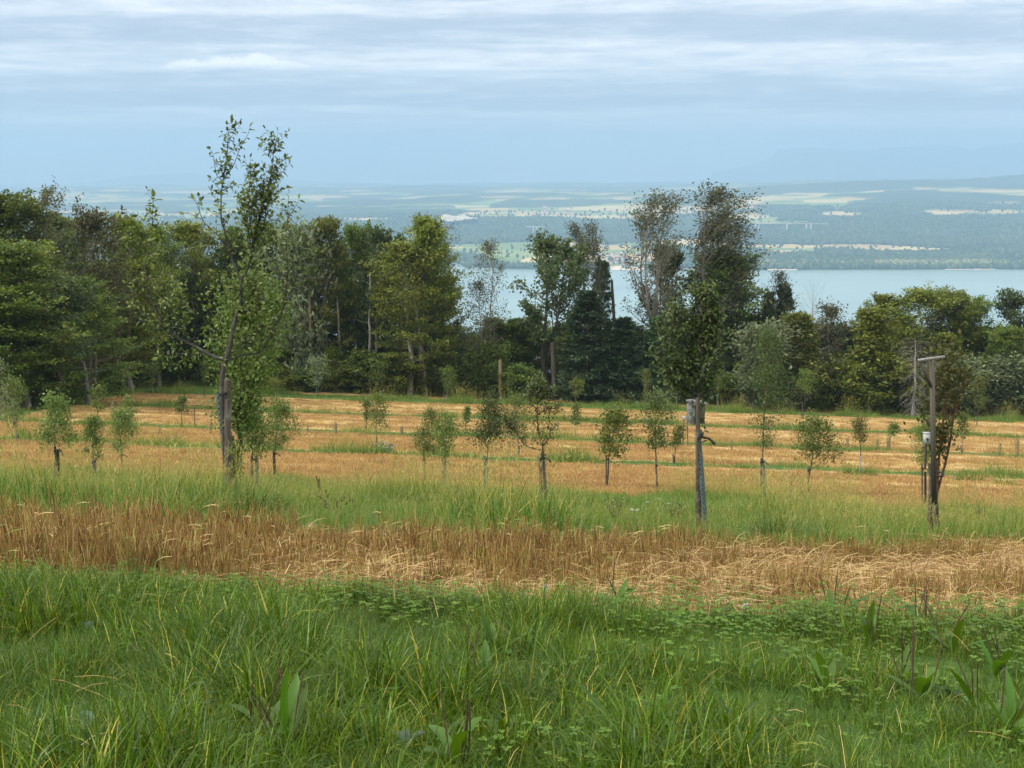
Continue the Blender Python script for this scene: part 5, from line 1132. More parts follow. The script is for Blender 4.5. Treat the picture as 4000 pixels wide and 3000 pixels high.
def crown_blob(seed, mat, tall=1.0):
    g = np.random.default_rng(seed); n, m_ = 6, 7; V = []; F = []
    for i in range(n):
        ph = -math.pi / 2 + math.pi * (i + 0.35) / n
        for j in range(m_):
            r = math.cos(ph) * g.uniform(0.36, 0.58); a = j / m_ * 6.283 + g.uniform(-0.3, 0.3)
            V.append([r * math.cos(a), r * math.sin(a), tall * (0.52 + 0.5 * math.sin(ph)) + g.normal(0, 0.04)])
    V.append([0, 0, tall * 1.05]); F = grid = []
    Q = [[i * m_ + j, i * m_ + (j + 1) % m_, (i + 1) * m_ + (j + 1) % m_, (i + 1) * m_ + j] for i in range(n - 1) for j in range(m_)]
    Tt = [[(n - 1) * m_ + j, (n - 1) * m_ + (j + 1) % m_, n * m_] for j in range(m_)]
    mb = MB(); V = np.array(V); mb.add(V, np.array(Q), 0.5); mb.add(V, np.array(Tt), 0.5); return mb.mesh('far_crown', M[mat])
def blob_mat(name, stops):
    m, t = new_mat(name); oi = t.n('ShaderNodeObjectInfo').outputs['Random']; geo = t.n('ShaderNodeNewGeometry').outputs['Position']
    f = t.math('ADD', t.math('MULTIPLY', oi, 0.6), t.math('MULTIPLY', t.noise(geo, 0.003, 3), 0.4)); finish(t, t.ramp(f, stops), 0.9, 0.1); return m
M['far_tree'] = blob_mat('far_tree', [(0.2, (0.028, 0.050, 0.018)), (0.6, (0.062, 0.095, 0.032)), (0.85, (0.13, 0.16, 0.055))])
M['far_poplar'] = blob_mat('far_poplar', [(0.2, (0.15, 0.175, 0.06)), (0.8, (0.32, 0.30, 0.13))])
g = np.random.default_rng(300)
n = 150000
dd = np.sqrt(g.uniform(6430.0**2, 12400.0**2, n)); xx = g.uniform(-0.43, 0.43, n) * dd
keep = far_wood(xx, dd) > 0.5; keep &= (dd > 6500) | (g.random(n) < 0.9)
loose = (g.random(n) < 0.02) & (dd > shore_d(xx / dd * FPX + CX) + 30)
# a hedge of trees right along the water
nb2 = 2600; px2 = g.uniform(900, 2400, nb2); d2_ = shore_d(px2) + 18 + g.exponential(35, nb2); px2k = ~((px2 > 1315) & (px2 < 1395)) & ~((px2 > 1655) & (px2 < 1722) & (d2_ < 6500))
xx = np.concatenate([xx[keep | loose], ((px2 - CX) / FPX * d2_)[px2k]]); dd = np.concatenate([dd[keep | loose], d2_[px2k]])
pts = np.stack([xx, dd, far_z(xx, dd) - 1.5], 1); s = g.uniform(12, 24, len(pts)); s3 = np.stack([s * g.uniform(0.7, 1.1, len(s)), s * g.uniform(0.7, 1.1, len(s)), s], 1)
scatter('far_woods', pts, g.uniform(0, 6.28, len(pts)), s3, g.integers(0, 6, len(pts)), [crown_blob(i, 'far_tree', 0.9 + 0.08 * i) for i in range(6)], 'dark blue green woods covering the slopes beyond the lake', 'woods')
n = 900; pxp = np.concatenate([g.uniform(1890, 2130, 600), g.uniform(1640, 1990, 150), g.uniform(2120, 2400, 150)]); dp = shore_d(pxp) + g.uniform(60, 330, n); xp = (pxp - CX) / FPX * dp
pts = np.stack([xp, dp, far_z(xp, dp)], 1); s = g.uniform(16, 26, n)
scatter('shore_poplars', pts, g.uniform(0, 6.28, n), np.stack([s * 0.55, s * 0.55, s], 1), g.integers(0, 3, n), [crown_blob(20 + i, 'far_poplar', 1.1) for i in range(3)], 'paler yellowish belt of trees along the far shore at right', 'woods')
# houses, tiny at this distance
g = np.random.default_rng(310)
def house_protos():
    out_ = []
    for w_, l_, h_ in ((9, 12, 5.5), (11, 16, 7), (10, 10, 6)):
        mb = MB(); mb.box((0, 0, h_ / 2 - 1), (l_, w_, h_ + 2)); gb = np.array([[-l_ / 2, -w_ / 2, h_], [-l_ / 2, w_ / 2, h_], [-l_ / 2, 0, h_ + w_ * 0.38], [l_ / 2, -w_ / 2, h_], [l_ / 2, w_ / 2, h_], [l_ / 2, 0, h_ + w_ * 0.38]]); mb.add(gb, np.array([[0, 2, 1], [3, 4, 5]]))
        rf = MB(); o_ = 0.6
        for sg in (-1, 1):
            v = np.array([[-l_ / 2 - o_, sg * (w_ / 2 + o_), h_ - 0.3], [l_ / 2 + o_, sg * (w_ / 2 + o_), h_ - 0.3], [l_ / 2 + o_, 0, h_ + w_ * 0.38 + 0.12], [-l_ / 2 - o_, 0, h_ + w_ * 0.38 + 0.12]]); v2 = v + [0, 0, 0.35]
            rf.add(np.vstack([v, v2]), np.array([[0, 1, 2, 3], [4, 5, 6, 7], [0, 1, 5, 4], [1, 2, 6, 5], [3, 0, 4, 7]]))
        out_.append((mb.mesh('wall', M['house_wall']), rf.mesh('roof', M['house_roof'])))
    return out_
HP = house_protos()
def houses(n, px, rows, label, group, sc=1.0):
    for i in range(n):
        p = fhit(g.uniform(*px), g.uniform(*rows)); k = int(g.integers(3)); o = thing('house', p, label, 'house', group, g.uniform(0, 3.14), (sc * g.uniform(0.9, 1.4),) * 3)
        child('wall', HP[k][0], o); child('roof', HP[k][1], o)
houses(46, (1285, 1400), (548, 577), 'tiny pale house in the lakeside village seen between the trees', 'houses of the lakeside village', 1.3)
houses(12, (1440, 1500), (540, 572), 'tiny pale house beyond the tall forked tree near the far shore', 'houses behind the forked tree', 1.2)
houses(16, (2120, 2215), (388, 399), 'tiny house on the blue ridge at the upper right', 'houses on the right ridge', 2.2)
houses(12, (1170, 1240), (448, 462), 'tiny house among the pale fields in the far middle', 'houses among the far fields', 1.9)
houses(7, (1770, 1860), (470, 482), 'tiny house near the right end of the viaduct', 'houses by the viaduct', 1.6)
# marina and beaches
def strip(name, px0, px1, depth, lift, mat, label):
    px = np.linspace(px0, px1, 40); rows = []
    for f in np.linspace(0, 1, 5):
        d = shore_d(px) - 6 + f * depth * (0.6 + 0.8 * vnoise(px / 9.0, px * 0 + 3)); x = (px - CX) / FPX * d
        rows.append(np.stack([x, d, np.maximum(far_z(x, d), LZ + 0.3) + lift + 1.2 * f], 1))
    mb = MB(); mb.add(np.concatenate(rows), grid_faces(5, 40)); tag(mb.build(name, M[mat]), label, 'beach', kind='structure')
strip('beach', 1318, 1393, 150, 1.0, 'beach', 'bright sandy shore by the lakeside village')
strip('beach', 1655, 1722, 36, 0.8, 'beach', 'thin bright sand spit right of the tallest tree')
strip('beach', 2040, 2150, 22, 0.8, 'beach', 'thin pale strip of shore at the right')
for px, row, lab in [(1783, 592, 'small white boat out on the water near the sand spit'), (2006, 592, 'small white boat far out on the right of the lake'), (1982, 579, 'white boat close to the far shore below the poplars')]:
    p = at(px, row, 1.0); k_ = LZ / p[2]; p = p * k_; o = thing('boat', p, lab, 'boat', None, 0.6)
    mb = MB(); hl = np.array([[-5, -1.4, 1.2], [-5, 1.4, 1.2], [3, 1.5, 1.3], [6, 0, 1.7], [3, -1.5, 1.3], [-4.6, -0.8, -0.3], [-4.6, 0.8, -0.3], [4, 0, -0.3]])
    mb.add(hl, np.array([[0, 4, 7, 5], [1, 6, 7, 2], [0, 5, 6, 1]])); mb.add(hl, np.array([[4, 3, 7], [2, 7, 3], [5, 7, 6], [0, 1, 2], [0, 2, 4], [4, 2, 3]])); mb.build('hull', M['white'], o)
    mb = MB(); mb.box((-1, 0, 2.2), (4, 2, 1.8), taper=0.8); mb.build('cabin', M['white'], o)
# viaduct
def viaduct(px0, px1, row, d, piers, foot, label):
    a, b = at(px0, row, d), at(px1, row, d); o = thing('viaduct', (a + b) / 2, label, 'viaduct'); c = (a + b) / 2
    mb = MB(); mb.box((0, 0, -2), (abs(b[0] - a[0]), 14, 4)); mb.build('deck', M['stone'], o)
    mb = MB(); mb.box((0, -6.8, 0.75), (abs(b[0] - a[0]), 0.5, 1.5)); mb.build('parapet', M['stone'], o)
    for p in piers:
        q = at(p, row, d); z1 = at(p, foot, d)[2] - 6; mb = MB(); mb.box((q[0] - c[0], 0, (z1 - c[2]) / 2 - 2.2), (9, 10, abs(z1 - c[2]) - 3.6)); mb.build('pier', M['stone'], o)
viaduct(1598, 1790, 482.0, 9750, (1632, 1639, 1742, 1752, 1700), 500, 'long thin viaduct on pale piers crossing the dark far slope')
viaduct(1135, 1178, 489.0, 9600, (1152, 1159), 501, 'short viaduct with two pale piers left of the gnarled oak')
# bare rock face left of the lake gap
pxs = np.linspace(952, 1032, 34); rows_ = []
dC = 10550.0
for f in (0, 0.35, 0.7, 1):
    top = np.interp(pxs, [952, 962, 985, 1000, 1032], [466, 462, 467, 464, 472]) + (fbm(pxs / 5.0, pxs * 0, 5) - 0.5) * 5; bot_ = np.interp(pxs, [952, 965, 1000, 1032], [474, 480, 474, 474]) + (fbm(pxs / 4.0, pxs * 0, 6) - 0.5) * 6
    r_ = top * (1 - f) + bot_ * f; P = np.array([at(a_, q, dC - 140 * f) for a_, q in zip(pxs, r_)]); P[:, 1] += (fbm(pxs / 3.0, pxs * 0 + f * 9, 8) - 0.5) * 40; rows_.append(P)
back = rows_[0] + [0, 260, -30]; mb = MB(); mb.add(np.concatenate([back] + rows_), grid_faces(5, 34)); tag(mb.build('rock_face', M['cliff']), 'bare pale rock face on the wooded slope left above the lake', 'cliff', kind='structure')
# ------------------------------------------------------------ grasses and stubble
def blade(mb, g, base, az, el, L, wd_, droop, rnd, n=5):
    d = np.array([math.cos(az) * math.cos(el), math.sin(az) * math.cos(el), math.sin(el)]); p = np.array(base, float); P = [p]
    for i in range(n):
        d = unit(d + np.array([0.03, 0, -droop * (0.3 + i / n)]) ); p = p + d * L / n; P.append(p)
    P = np.array(P); sd = unit(np.array([-math.sin(az), math.cos(az), 0]) + g.normal(0, 0.35, 3)); f = np.linspace(0, 1, n + 1)
    ww = wd_ / 2 * np.clip(1.15 - 1.15 * f ** 1.8, 0.03, 1) * (0.6 + 0.4 * np.minimum(1, f * 5))
    V = np.stack([P - sd * ww[:, None], P + sd * ww[:, None]], 1).reshape(-1, 3); i = np.arange(n)[:, None] * 2
    mb.add(V, i + np.array([[0, 1, 3, 2]]), rnd); return P
def tuft(seed, mat, nb, L, wd_, el, droop, rad, dry=0.02, n=5):
    g = np.random.default_rng(seed); mb = MB()
    for _ in range(nb):
        a = g.uniform(0, 6.28); r = rad * math.sqrt(g.random()); az = a + g.normal(0, 0.7)
        rv = g.uniform(0.94, 1.0) if g.random() < dry else (g.uniform(0.78, 0.90) if g.random() < 0.05 else np.clip(g.normal(0.40, 0.26), 0, 0.9))  # wide tones and a few paler blades put glints and dark gaps into colour
        blade(mb, g, (r * math.cos(a), r * math.sin(a), -0.02), az, R(g.uniform(*el)), L * g.uniform(0.5, 1.25), wd_ * g.uniform(0.6, 1.3), droop * g.uniform(0.3, 1.6), rv, n)
    return mb.mesh('tuft', M[mat], True)
def in_view(g, n, d0, d1, half=0.43, extra=0.6):
    n = int(n * 1.3); half *= 1.06; extra += 1.4
    d = np.sqrt(g.uniform(d0 * d0, d1 * d1, n)); x = g.uniform(-1, 1, n) * (half * d + extra); return x, d
g = np.random.default_rng(400)
# lush grass right in front
lush = [tuft(600 + i, 'grass', 16, [0.22, 0.27, 0.31, 0.18][i % 4], [0.0055, 0.007, 0.008, 0.0045][i % 4], [(48, 88), (30, 85), (40, 86), (20, 80)][i % 4], [0.22, 0.34, 0.42, 0.28][i % 4], 0.055) for i in range(8)] + \
       [tuft(620 + i, 'grass_blue', 16, [0.26, 0.20, 0.32][i % 3], [0.005, 0.0045, 0.006][i % 3], (45, 86), [0.34, 0.22, 0.40][i % 3], 0.05, 0.05) for i in range(4)]
x, d = in_view(g, 27000, 4.0, 11.6)
ok = (d < near_end(x, d) + g.normal(0, 0.12, len(x))); x, d = x[ok], d[ok]
u = x / d; side = sstep(u, -0.05, 0.30); hgt = np.interp(fbm(x / 0.7, d / 0.9, 91, 3), [0.3, 0.5, 0.7], [0.42, 0.70, 1.2]) * (1.05 - 0.38 * side) * np.interp(d, [4, 8.6, 9.9], [1.05, 0.95, 0.52])
blue = fbm(x / 0.8, d / 1.1, 93, 3) + 0.10 * g.normal(0, 1, len(x)) > 0.63
thin = g.random(len(x)) > 0.30 * side * (fbm(x / 0.5, d / 0.6, 97, 2) > 0.5); x, d, hgt, blue = x[thin], d[thin], hgt[thin], blue[thin]
idx = np.where(blue, g.integers(8, 12, len(x)), g.integers(0, 8, len(x)))
scatter('grass', np.stack([x, d, ground_z(x, d)], 1), g.uniform(0, 6.28, len(x)), hgt * g.uniform(0.75, 1.25, len(x)), idx, lush, 'lush green grass filling the foreground', tilt=np.stack([g.normal(0, 0.12, len(x)), g.normal(0.10, 0.14, len(x))], 1))
# clover and small leaves low between the blades and along the edge of the stubble
def clover(seed):
    g = np.random.default_rng(seed); mb = MB()
    for _ in range(9):
        b = np.array([g.normal(0, 0.06), g.normal(0, 0.06), g.uniform(0.05, 0.15)]); a0 = g.uniform(0, 6.28); L = g.uniform(0.014, 0.026)
        mb.tube(np.array([[b[0] * 0.5, b[1] * 0.5, 0], b]), 0.0012, 3, cap=False, rnd=0.4)
        for q in range(3):
            a = a0 + q * 2.09; ax = np.array([math.cos(a), math.sin(a), 0.15]); c = b; sd = np.array([-math.sin(a), math.cos(a), 0])
            V = np.array([c, c + ax * L * 0.55 + sd * L * 0.5, c + ax * L - [0, 0, 0.003], c + ax * L * 0.55 - sd * L * 0.5, c + ax * L * 0.6 - [0, 0, 0.004]]); mb.add(V, np.array([[0, 1, 4], [1, 2, 4], [2, 3, 4], [3, 0, 4]]), np.clip(g.normal(0.5, 0.25), 0, 1))
    return mb.mesh('clover', M['clover'], True)
cl = [clover(640 + i) for i in range(4)]
x, d = in_view(g, 16000, 4.5, 12.0); ed = near_end(x, d)
p_ = np.clip(np.exp(-((d - ed + 0.5) / 0.55)**2) * np.where(fbm(x / 0.9, d * 0 + 2, 99, 2) > 0.42, 0.36, 0.10) + 0.08 * sstep(x / d, -0.1, 0.3) * (fbm(x / 0.5, d / 0.6, 101, 2) > 0.5), 0, 1)
ok = (g.random(len(x)) < p_) & (d < ed + 0.45); x, d = x[ok], d[ok]
scatter('clover', np.stack([x, d, ground_z(x, d)], 1), g.uniform(0, 6.28, len(x)), g.uniform(0.8, 1.4, len(x)), g.integers(0, 4, len(x)), cl, 'bright green clover along the edge between grass and stubble')
# near stubble: cut stalks standing in drilled rows
def stalks(seed, n, h, rad, w_=0.005, lean=9, leafy=0.12):
    g = np.random.default_rng(seed); mb = MB()
    for _ in range(n):
        a = g.uniform(0, 6.28); r = rad * math.sqrt(g.random()); L = h * g.uniform(0.55, 1.15); b = np.array([r * math.cos(a), r * math.sin(a), -0.02]); t_ = np.array([math.tan(R(g.normal(0, lean))), math.tan(R(g.normal(0, lean))), 1.0])
        rv = np.clip(g.normal(0.33, 0.22), 0, 0.9) if g.random() > 0.07 else 1.0
        mb.tube(np.array([b, b + t_ * L * 0.6, b + t_ * L + [g.normal(0, 0.01), g.normal(0, 0.01), 0]]), [w_ * 0.5, w_ * 0.5, w_ * 0.42], 3, rnd=rv)
        if g.random() < leafy: blade(mb, g, b + t_ * L * g.uniform(0.4, 0.95), g.uniform(0, 6.28), R(g.uniform(-10, 60)), L * g.uniform(0.3, 0.6), w_ * 1.4, 0.5, np.clip(rv + 0.25, 0, 0.95), 3)
    return mb.mesh('stalks', M['straw'])
st = [stalks(660 + i, 10, [0.26, 0.30, 0.22][i % 3], 0.06) for i in range(8)]
def litter(seed):
    g = np.random.default_rng(seed); mb = MB()
    for _ in range(16):
        b = np.array([g.normal(0, 0.1), g.normal(0, 0.1), g.uniform(0.0, 0.07)]); a = g.uniform(0, 6.28); L = g.uniform(0.10, 0.34); e = b + np.array([math.cos(a) * L, math.sin(a) * L, g.normal(0.01, 0.04)])
        mb.tube(np.array([b, (b + e) / 2 + [0, 0, g.normal(0.01, 0.015)], e]), 0.0026, 3, rnd=np.clip(g.normal(0.5, 0.25), 0, 1), cap=False)
    return mb.mesh('litter', M['litter'])
lt = [litter(680 + i) for i in range(5)]
x, d = in_view(g, 28000, 8.9, 20.0, 0.42, 0.5)
a, b = near_end(x, d), stub_end(x, d)
inside = sstep(d, a - 0.1, a + 0.35) * (1 - sstep(d, b - 0.5, b + 0.9)); gap = np.clip(0.35 + 2.4 * (fbm(x / 0.9, d / 0.8, 111, 3) - 0.38), 0.25, 1)
row_ = 0.5 + 0.5 * np.cos(2 * np.pi * (x * 0.97 + d * 0.22) / 0.16)
ok = g.random(len(x)) < inside * gap * np.clip(row_ + 0.25, 0, 1); xs, ds, as_ = x[ok], d[ok], a[ok]
h_ = np.interp(fbm(xs / 1.5, ds / 1.0, 113, 2), [0.3, 0.7], [0.7, 1.25]) * np.interp(ds - as_, [0, 0.8], [0.6, 1.0]) * np.interp(xs / ds, [-0.36, -0.15, 0.1, 0.4], [1.12, 0.95, 0.82, 0.68])
scatter('stubble', np.stack([xs, ds, ground_z(xs, ds)], 1), g.uniform(0, 6.28, len(xs)), h_ * g.uniform(0.8, 1.2, len(xs)), g.integers(0, 8, len(xs)), st, 'tawny cut straw stubble standing in a band across the picture', tilt=np.stack([g.normal(0, 0.05, len(xs)), g.normal(0.05, 0.08, len(xs))], 1))
ok = g.random(len(x)) < inside * np.interp(x / d, [-0.3, 0.0, 0.15, 0.4], [0.08, 0.15, 0.15, 0.12]); xl, dl = x[ok], d[ok]
scatter('straw_litter', np.stack([xl, dl, ground_z(xl, dl) + 0.01], 1), g.uniform(0, 6.28, len(xl)), g.uniform(0.7, 1.3, len(xl)), g.integers(0, 5, len(xl)), lt, 'pale straw lying loose between the cut stalks')
# grass strip with the front rows of trees
def meadow(seed, nb, L, w_, heads=2):
    g = np.random.default_rng(seed); mb = MB()
    for _ in range(nb):
        a = g.uniform(0, 6.28); r = 0.09 * math.sqrt(g.random()); rv = g.uniform(0.86, 1.0) if g.random() < 0.07 else np.clip(g.normal(0.42, 0.2), 0, 0.85)
        blade(mb, g, (r * math.cos(a), r * math.sin(a), -0.03), g.uniform(0, 6.28), R(g.uniform(22, 88)), L * g.uniform(0.4, 1.2), w_ * g.uniform(0.6, 1.2), g.uniform(0.08, 0.40), rv, 4)
    for _ in range(heads):
        a = g.uniform(0, 6.28); P = blade(mb, g, (0, 0, 0), a, R(g.uniform(70, 88)), L * g.uniform(1.3, 1.8), w_ * 0.4, 0.12, 0.95, 4); e = P[-1]
        for q in range(5): blade(mb, g, P[-1] + (P[-2] - P[-1]) * q * 0.12, g.uniform(0, 6.28), R(g.uniform(20, 80)), 0.05, 0.006, 0.2, g.uniform(0.85, 1.0), 2)
    return mb.mesh('meadow_tuft', M['meadow'], True)
md = [meadow(700 + i, 18, [0.30, 0.38, 0.24, 0.34][i % 4], 0.008, [0, 2, 0, 3][i % 4]) for i in range(8)]
def put_meadow(name, n, d0, d1, prob, scl, label, half=0.43):
    x, d = in_view(g, n, d0, d1, half); ok = g.random(len(x)) < prob(x, d); x, d = x[ok], d[ok]
    s = scl(x, d) * g.uniform(0.7, 1.3, len(x)); idx = np.where(fbm(x / 4, d / 6, 121, 2) > 0.47, g.integers(0, 8, len(x)), g.integers(0, 4, len(x)) * 2)
    return scatter(name, np.stack([x, d, ground_z(x, d)], 1), g.uniform(0, 6.28, len(x)), s, idx, md, label, 'grass', tilt=np.stack([g.normal(0, 0.1, len(x)), g.normal(0.14, 0.12, len(x))], 1))
def p_strip(x, d):
    a, b = stub_end(x, d), strip_end(x, d); return sstep(d, a - 0.7, a + 0.8) * (1 - sstep(d, b - 1.5, b + 2)) * np.interp(d, [14, 25, 56], [1.0, 0.85, 0.45])
def s_strip(x, d): return np.interp(fbm(x / 2.2, d / 3.5, 131, 3), [0.28, 0.45, 0.6, 0.72], [0.45, 0.65, 0.95, 1.6]) * np.interp(d, [13, 16, 30, 56], [0.75, 0.95, 1.0, 1.25])
put_meadow('meadow_grass', 72000, 12.8, 58, p_strip, s_strip, 'long meadow grass of the strip where the front fruit trees stand')
def p_rows(x, d):
    gch = greenness(x, d); return np.where(d > 60, gch, 0) * np.interp(d, [60, 90, 215], [1, 1, 0.75])
def s_rows(x, d): return np.interp(fbm(x / 3.5, d / 4.0, 141, 3), [0.35, 0.5, 0.65, 0.75], [0.45, 0.75, 1.5, 2.3]) * np.interp(d, [60, 120, 225], [1.6, 1.7, 1.9])
put_meadow('row_grass', 120000, 62, 226, p_rows, s_rows, 'narrow green lines of grass along the far tree rows', 0.40)
# the far stubble: patches of short cut stalks
def patch(seed):
    g = np.random.default_rng(seed); mb = MB()
    for _ in range(60):
        b = np.array([g.uniform(-0.6, 0.6), g.uniform(-0.6, 0.6), -0.03]); L = g.uniform(0.10, 0.24); a = g.uniform(0, 6.28); w_ = 0.011; sd = np.array([math.cos(a), math.sin(a), 0]) * w_; t_ = np.array([g.normal(0, 0.2), g.normal(0, 0.2), 1]) * L
        mb.add(np.array([b - sd, b + sd, b + sd * 0.7 + t_, b - sd * 0.7 + t_]), np.array([[0, 1, 2, 3]]), np.clip(g.normal(0.45, 0.2), 0, 0.93))
    return mb.mesh('stubble_patch', M['straw_far'])
fp = [patch(740 + i) for i in range(6)]
n = 46000; d = 54 * (214 / 54.0) ** g.random(n); x = g.uniform(-1, 1, n) * (0.40 * d + 1)
band = np.clip(0.35 + 2.2 * (fbm(x * 0.03, (d + 0.04 * x) * 0.42, 151, 3) - 0.38), 0.1, 1)
ok = (greenness(x, d) < 0.25) & (d < edge_d(x, d)) & (g.random(n) < band); x, d = x[ok], d[ok]
scatter('far_stubble', np.stack([x, d, ground_z(x, d)], 1), g.uniform(0, 6.28, len(x)), g.uniform(0.7, 1.25, len(x)) * np.interp(d, [55, 214], [0.85, 1.0]), g.integers(0, 6, len(x)), fp, 'orange stubble of the wide field between the far tree rows', 'stubble')
# ------------------------------------------------------------ single plants and weeds one can point at
def tussock(px, row_, wpx, hpx, mat, label, n=260, wd_=0.007, dry=0.08, seed=0, cat='grass tussock', lean=0.12, el=(12, 78)):
    b = ghit(px, row_); d = b[1]; g = np.random.default_rng(seed + 2000); mpp = d / FPX; rad = wpx / 2 * mpp * 0.75; h = hpx * mpp * 1.15; mb = MB()
    for _ in range(int(n * 1.7)):
        a = g.uniform(0, 6.28); r = rad * math.sqrt(g.random()); x, y = r * math.cos(a), r * math.sin(a) * 0.8
        z = float(ground_z(b[0] + x, b[1] + y)) - b[2]; rv = g.uniform(0.9, 1.0) if g.random() < dry else np.clip(g.normal(0.4, 0.22), 0, 0.86)
        blade(mb, g, (x, y, z - 0.02), a + g.normal(0, 0.8), R(g.uniform(*el)), h * g.uniform(0.45, 1.1), wd_ * g.uniform(0.7, 1.3), g.uniform(0.15, 0.75), rv, 5)
    o = mb.build('grass_tussock', M[mat], smooth=True); o.location = tuple(b); return tag(o, label, cat, 'grass tussocks and mounds')
for i, a in enumerate([
 (1690, 1165, 150, 80, 'grass_blue', 'largest mound of arching grass right of the nest box stake', 420, 0.008),
 (1790, 1170, 110, 56, 'meadow', 'lower browner grass mound right of the largest mound', 260, 0.008),
 (2064, 1176, 62, 54, 'grass', 'dark green grass tuft at the foot of the perch', 220, 0.008),
 (132, 1060, 84, 36, 'grass', 'dark low tuft at the foot of the low spreading tree, far left', 200, 0.012),
 (556, 1112, 92, 100, 'grass_blue', 'tall bluish clump of grass right of the thick stake', 330, 0.009),
 (366, 1096, 110, 60, 'meadow', 'weedy grass mound left of the thick stake', 260, 0.010),
 (1072, 1088, 90, 46, 'meadow', 'brownish grass mound by the palest guard', 230, 0.012),
 (1746, 1112, 84, 36, 'meadow', 'small rounded grass mound under the low open tree', 200, 0.010),
 (786, 986, 84, 20, 'grass', 'dark green hump in the tree row left of the white flowered bush', 200, 0.03),
 (1004, 992, 60, 20, 'grass', 'small green hump in the tree row mid picture', 160, 0.03),
 (1854, 1026, 86, 36, 'meadow', 'grass mound around the stem of the bronze leaved tree', 260, 0.025),
 (2096, 1042, 100, 30, 'grass', 'green hump in the tree row right of the perch', 220, 0.025),
 (2170, 1048, 60, 22, 'grass', 'smaller green hump near the right edge in the tree row', 160, 0.025),
 (1606, 1012, 70, 18, 'meadow', 'low green hump in the tree row beside the narrow tree', 170, 0.025),
 (240, 1090, 80, 46, 'grass_blue', 'pale bluish grass clump at left behind the tall stubble', 240, 0.008)]): tussock(*a[:5], a[5], a[6], a[7], seed=i)
def stalks_thing(name, px, row_, hpx, n, mat, label, cat, seed, spread=0.12, heads=False, rad=0.004, group=None):
    b = ghit(px, row_); d = b[1]; g = np.random.default_rng(seed); h = hpx * d / FPX; o = thing(name, b, label, cat, group)
    for _ in range(n):
        mb = MB(); a = g.uniform(0, 6.28); q = np.array([math.cos(a), math.sin(a), 0]); L = h * g.uniform(0.6, 1.0); pp = spline([q * 0.02 - [0, 0, 0.05], q * spread * 0.4 + [0, 0, L * 0.5], q * spread + [0.02, 0, L]], 6); mb.tube(pp, np.linspace(rad, rad * 0.5, 6), 4)
        st_ = mb.build('stalk', M[mat], o)
        if heads:
            m2 = MB(); 
            for k in range(14):
                p = pp[-1] - (pp[-1] - pp[-3]) * g.random(); m2.tube(np.array([p, p + g.normal(0, 0.018, 3) + [0, 0, 0.012]]), [rad * 1.6, rad * 0.6], 4)
            m2.build('seed_head', M['seed'], st_)
    return o
stalks_thing('dry_weed', 697, 1092, 66, 5, 'stem_dry', 'tall dry weed stalks standing up before the far stubble, left of centre', 'weed', 1, heads=True)
stalks_thing('dry_weed', 1240, 1105, 66, 6, 'seed', 'dark bare weed stalks right of the bent arm tree', 'weed', 2, 0.22, False)
stalks_thing('dry_weed', 725, 1120, 60, 6, 'stem_dry', 'brown weed stalks at the upper edge of the near stubble', 'weed', 3, 0.25, True)
stalks_thing('seed_stem', 917, 1338, 30, 1, 'seed', 'single dark flower head standing in the grass left of centre', 'flower', 4, 0.04, True, 0.005)
stalks_thing('seed_stem', 903, 1275, 26, 1, 'seed', 'dark flower head at the edge of the stubble left of centre', 'flower', 5, 0.03, True, 0.004)
# leafy weeds
def leafy_weed(px, row_, hpx, wpx, label, mat, seed, leafL=0.07, n=16, flowers=None, name='leafy_weed', cat='weed'):
    b = ghit(px, row_); d = b[1]; g = np.random.default_rng(seed); h = hpx * d / FPX; w_ = wpx / 2 * d / FPX; o = thing(name, b, label, cat); wood = MB(); LV = []; tips = []
    for _ in range(n):
        a = g.uniform(0, 6.28); q = np.array([math.cos(a), math.sin(a), 0]) * w_ * g.uniform(0.2, 1); L = h * g.uniform(0.6, 1.0) * (1 - 0.3 * np.linalg.norm(q) / w_)
        pp = spline([q * 0.1 - [0, 0, 0.04], q * 0.6 + [0, 0, L * 0.5], q + [0, 0, L]], 7); wood.tube(pp, np.linspace(0.005, 0.002, 7), 4); twig_leaves(g, pp[1:], max(0.035, h / 12), leafL, LV); tips.append(pp[-1])
    wood.build('stems', M['stem_dry' if flowers else 'bark_red'], o); P, A, N, L = [np.array(q) for q in zip(*LV)]; mb = MB(); add_leaves(mb, P, A, N, L, np.clip(g.normal(0.45, 0.25, len(P)), 0, 1)); f = mb.build('foliage', M[mat], o, smooth=True); f['kind'] = 'stuff'
    if flowers:
        mb = MB()
        for t_ in tips:
            for k in range(flowers): c = t_ + g.normal(0, leafL * 0.8, 3); mb.kite(np.repeat(c[None], 4, 0), g.normal(0, 1, (4, 3)) * [1, 1, 0.3], np.tile([0, 0, 1.0], (4, 1)), leafL * 0.35, leafL * 0.25, 0.5)
        f = mb.build('blossoms', M['white'], o); f['kind'] = 'stuff'
    return o
leafy_weed(831, 985, 28, 46, 'white flowered rounded bush in the far tree row', 'glaucous', 11, 0.16, 40, 5, 'flowering_bush', 'bush')
leafy_weed(2118, 1140, 66, 44, 'leafy branching weed right of the perch', 'young', 12, 0.06, 14)
leafy_weed(400, 1110, 70, 90, 'bushy dark weed left of the thick stake', 'fruit_dark', 13, 0.05, 18)
leafy_weed(1706, 1090, 90, 26, 'tall slim green weed beside the pale guard right of the nest box', 'young', 14, 0.06, 7)
leafy_weed(300, 1085, 60, 60, 'straggly weed among the meadow grass at left', 'fruit', 15, 0.05, 10)
leafy_weed(1330, 1120, 62, 90, 'loose green weed clump between bent arm tree and nest box', 'young', 16, 0.045, 16)
leafy_weed(1455, 1125, 60, 60, 'upright green weeds just left of the nest box stake', 'young', 17, 0.045, 12)
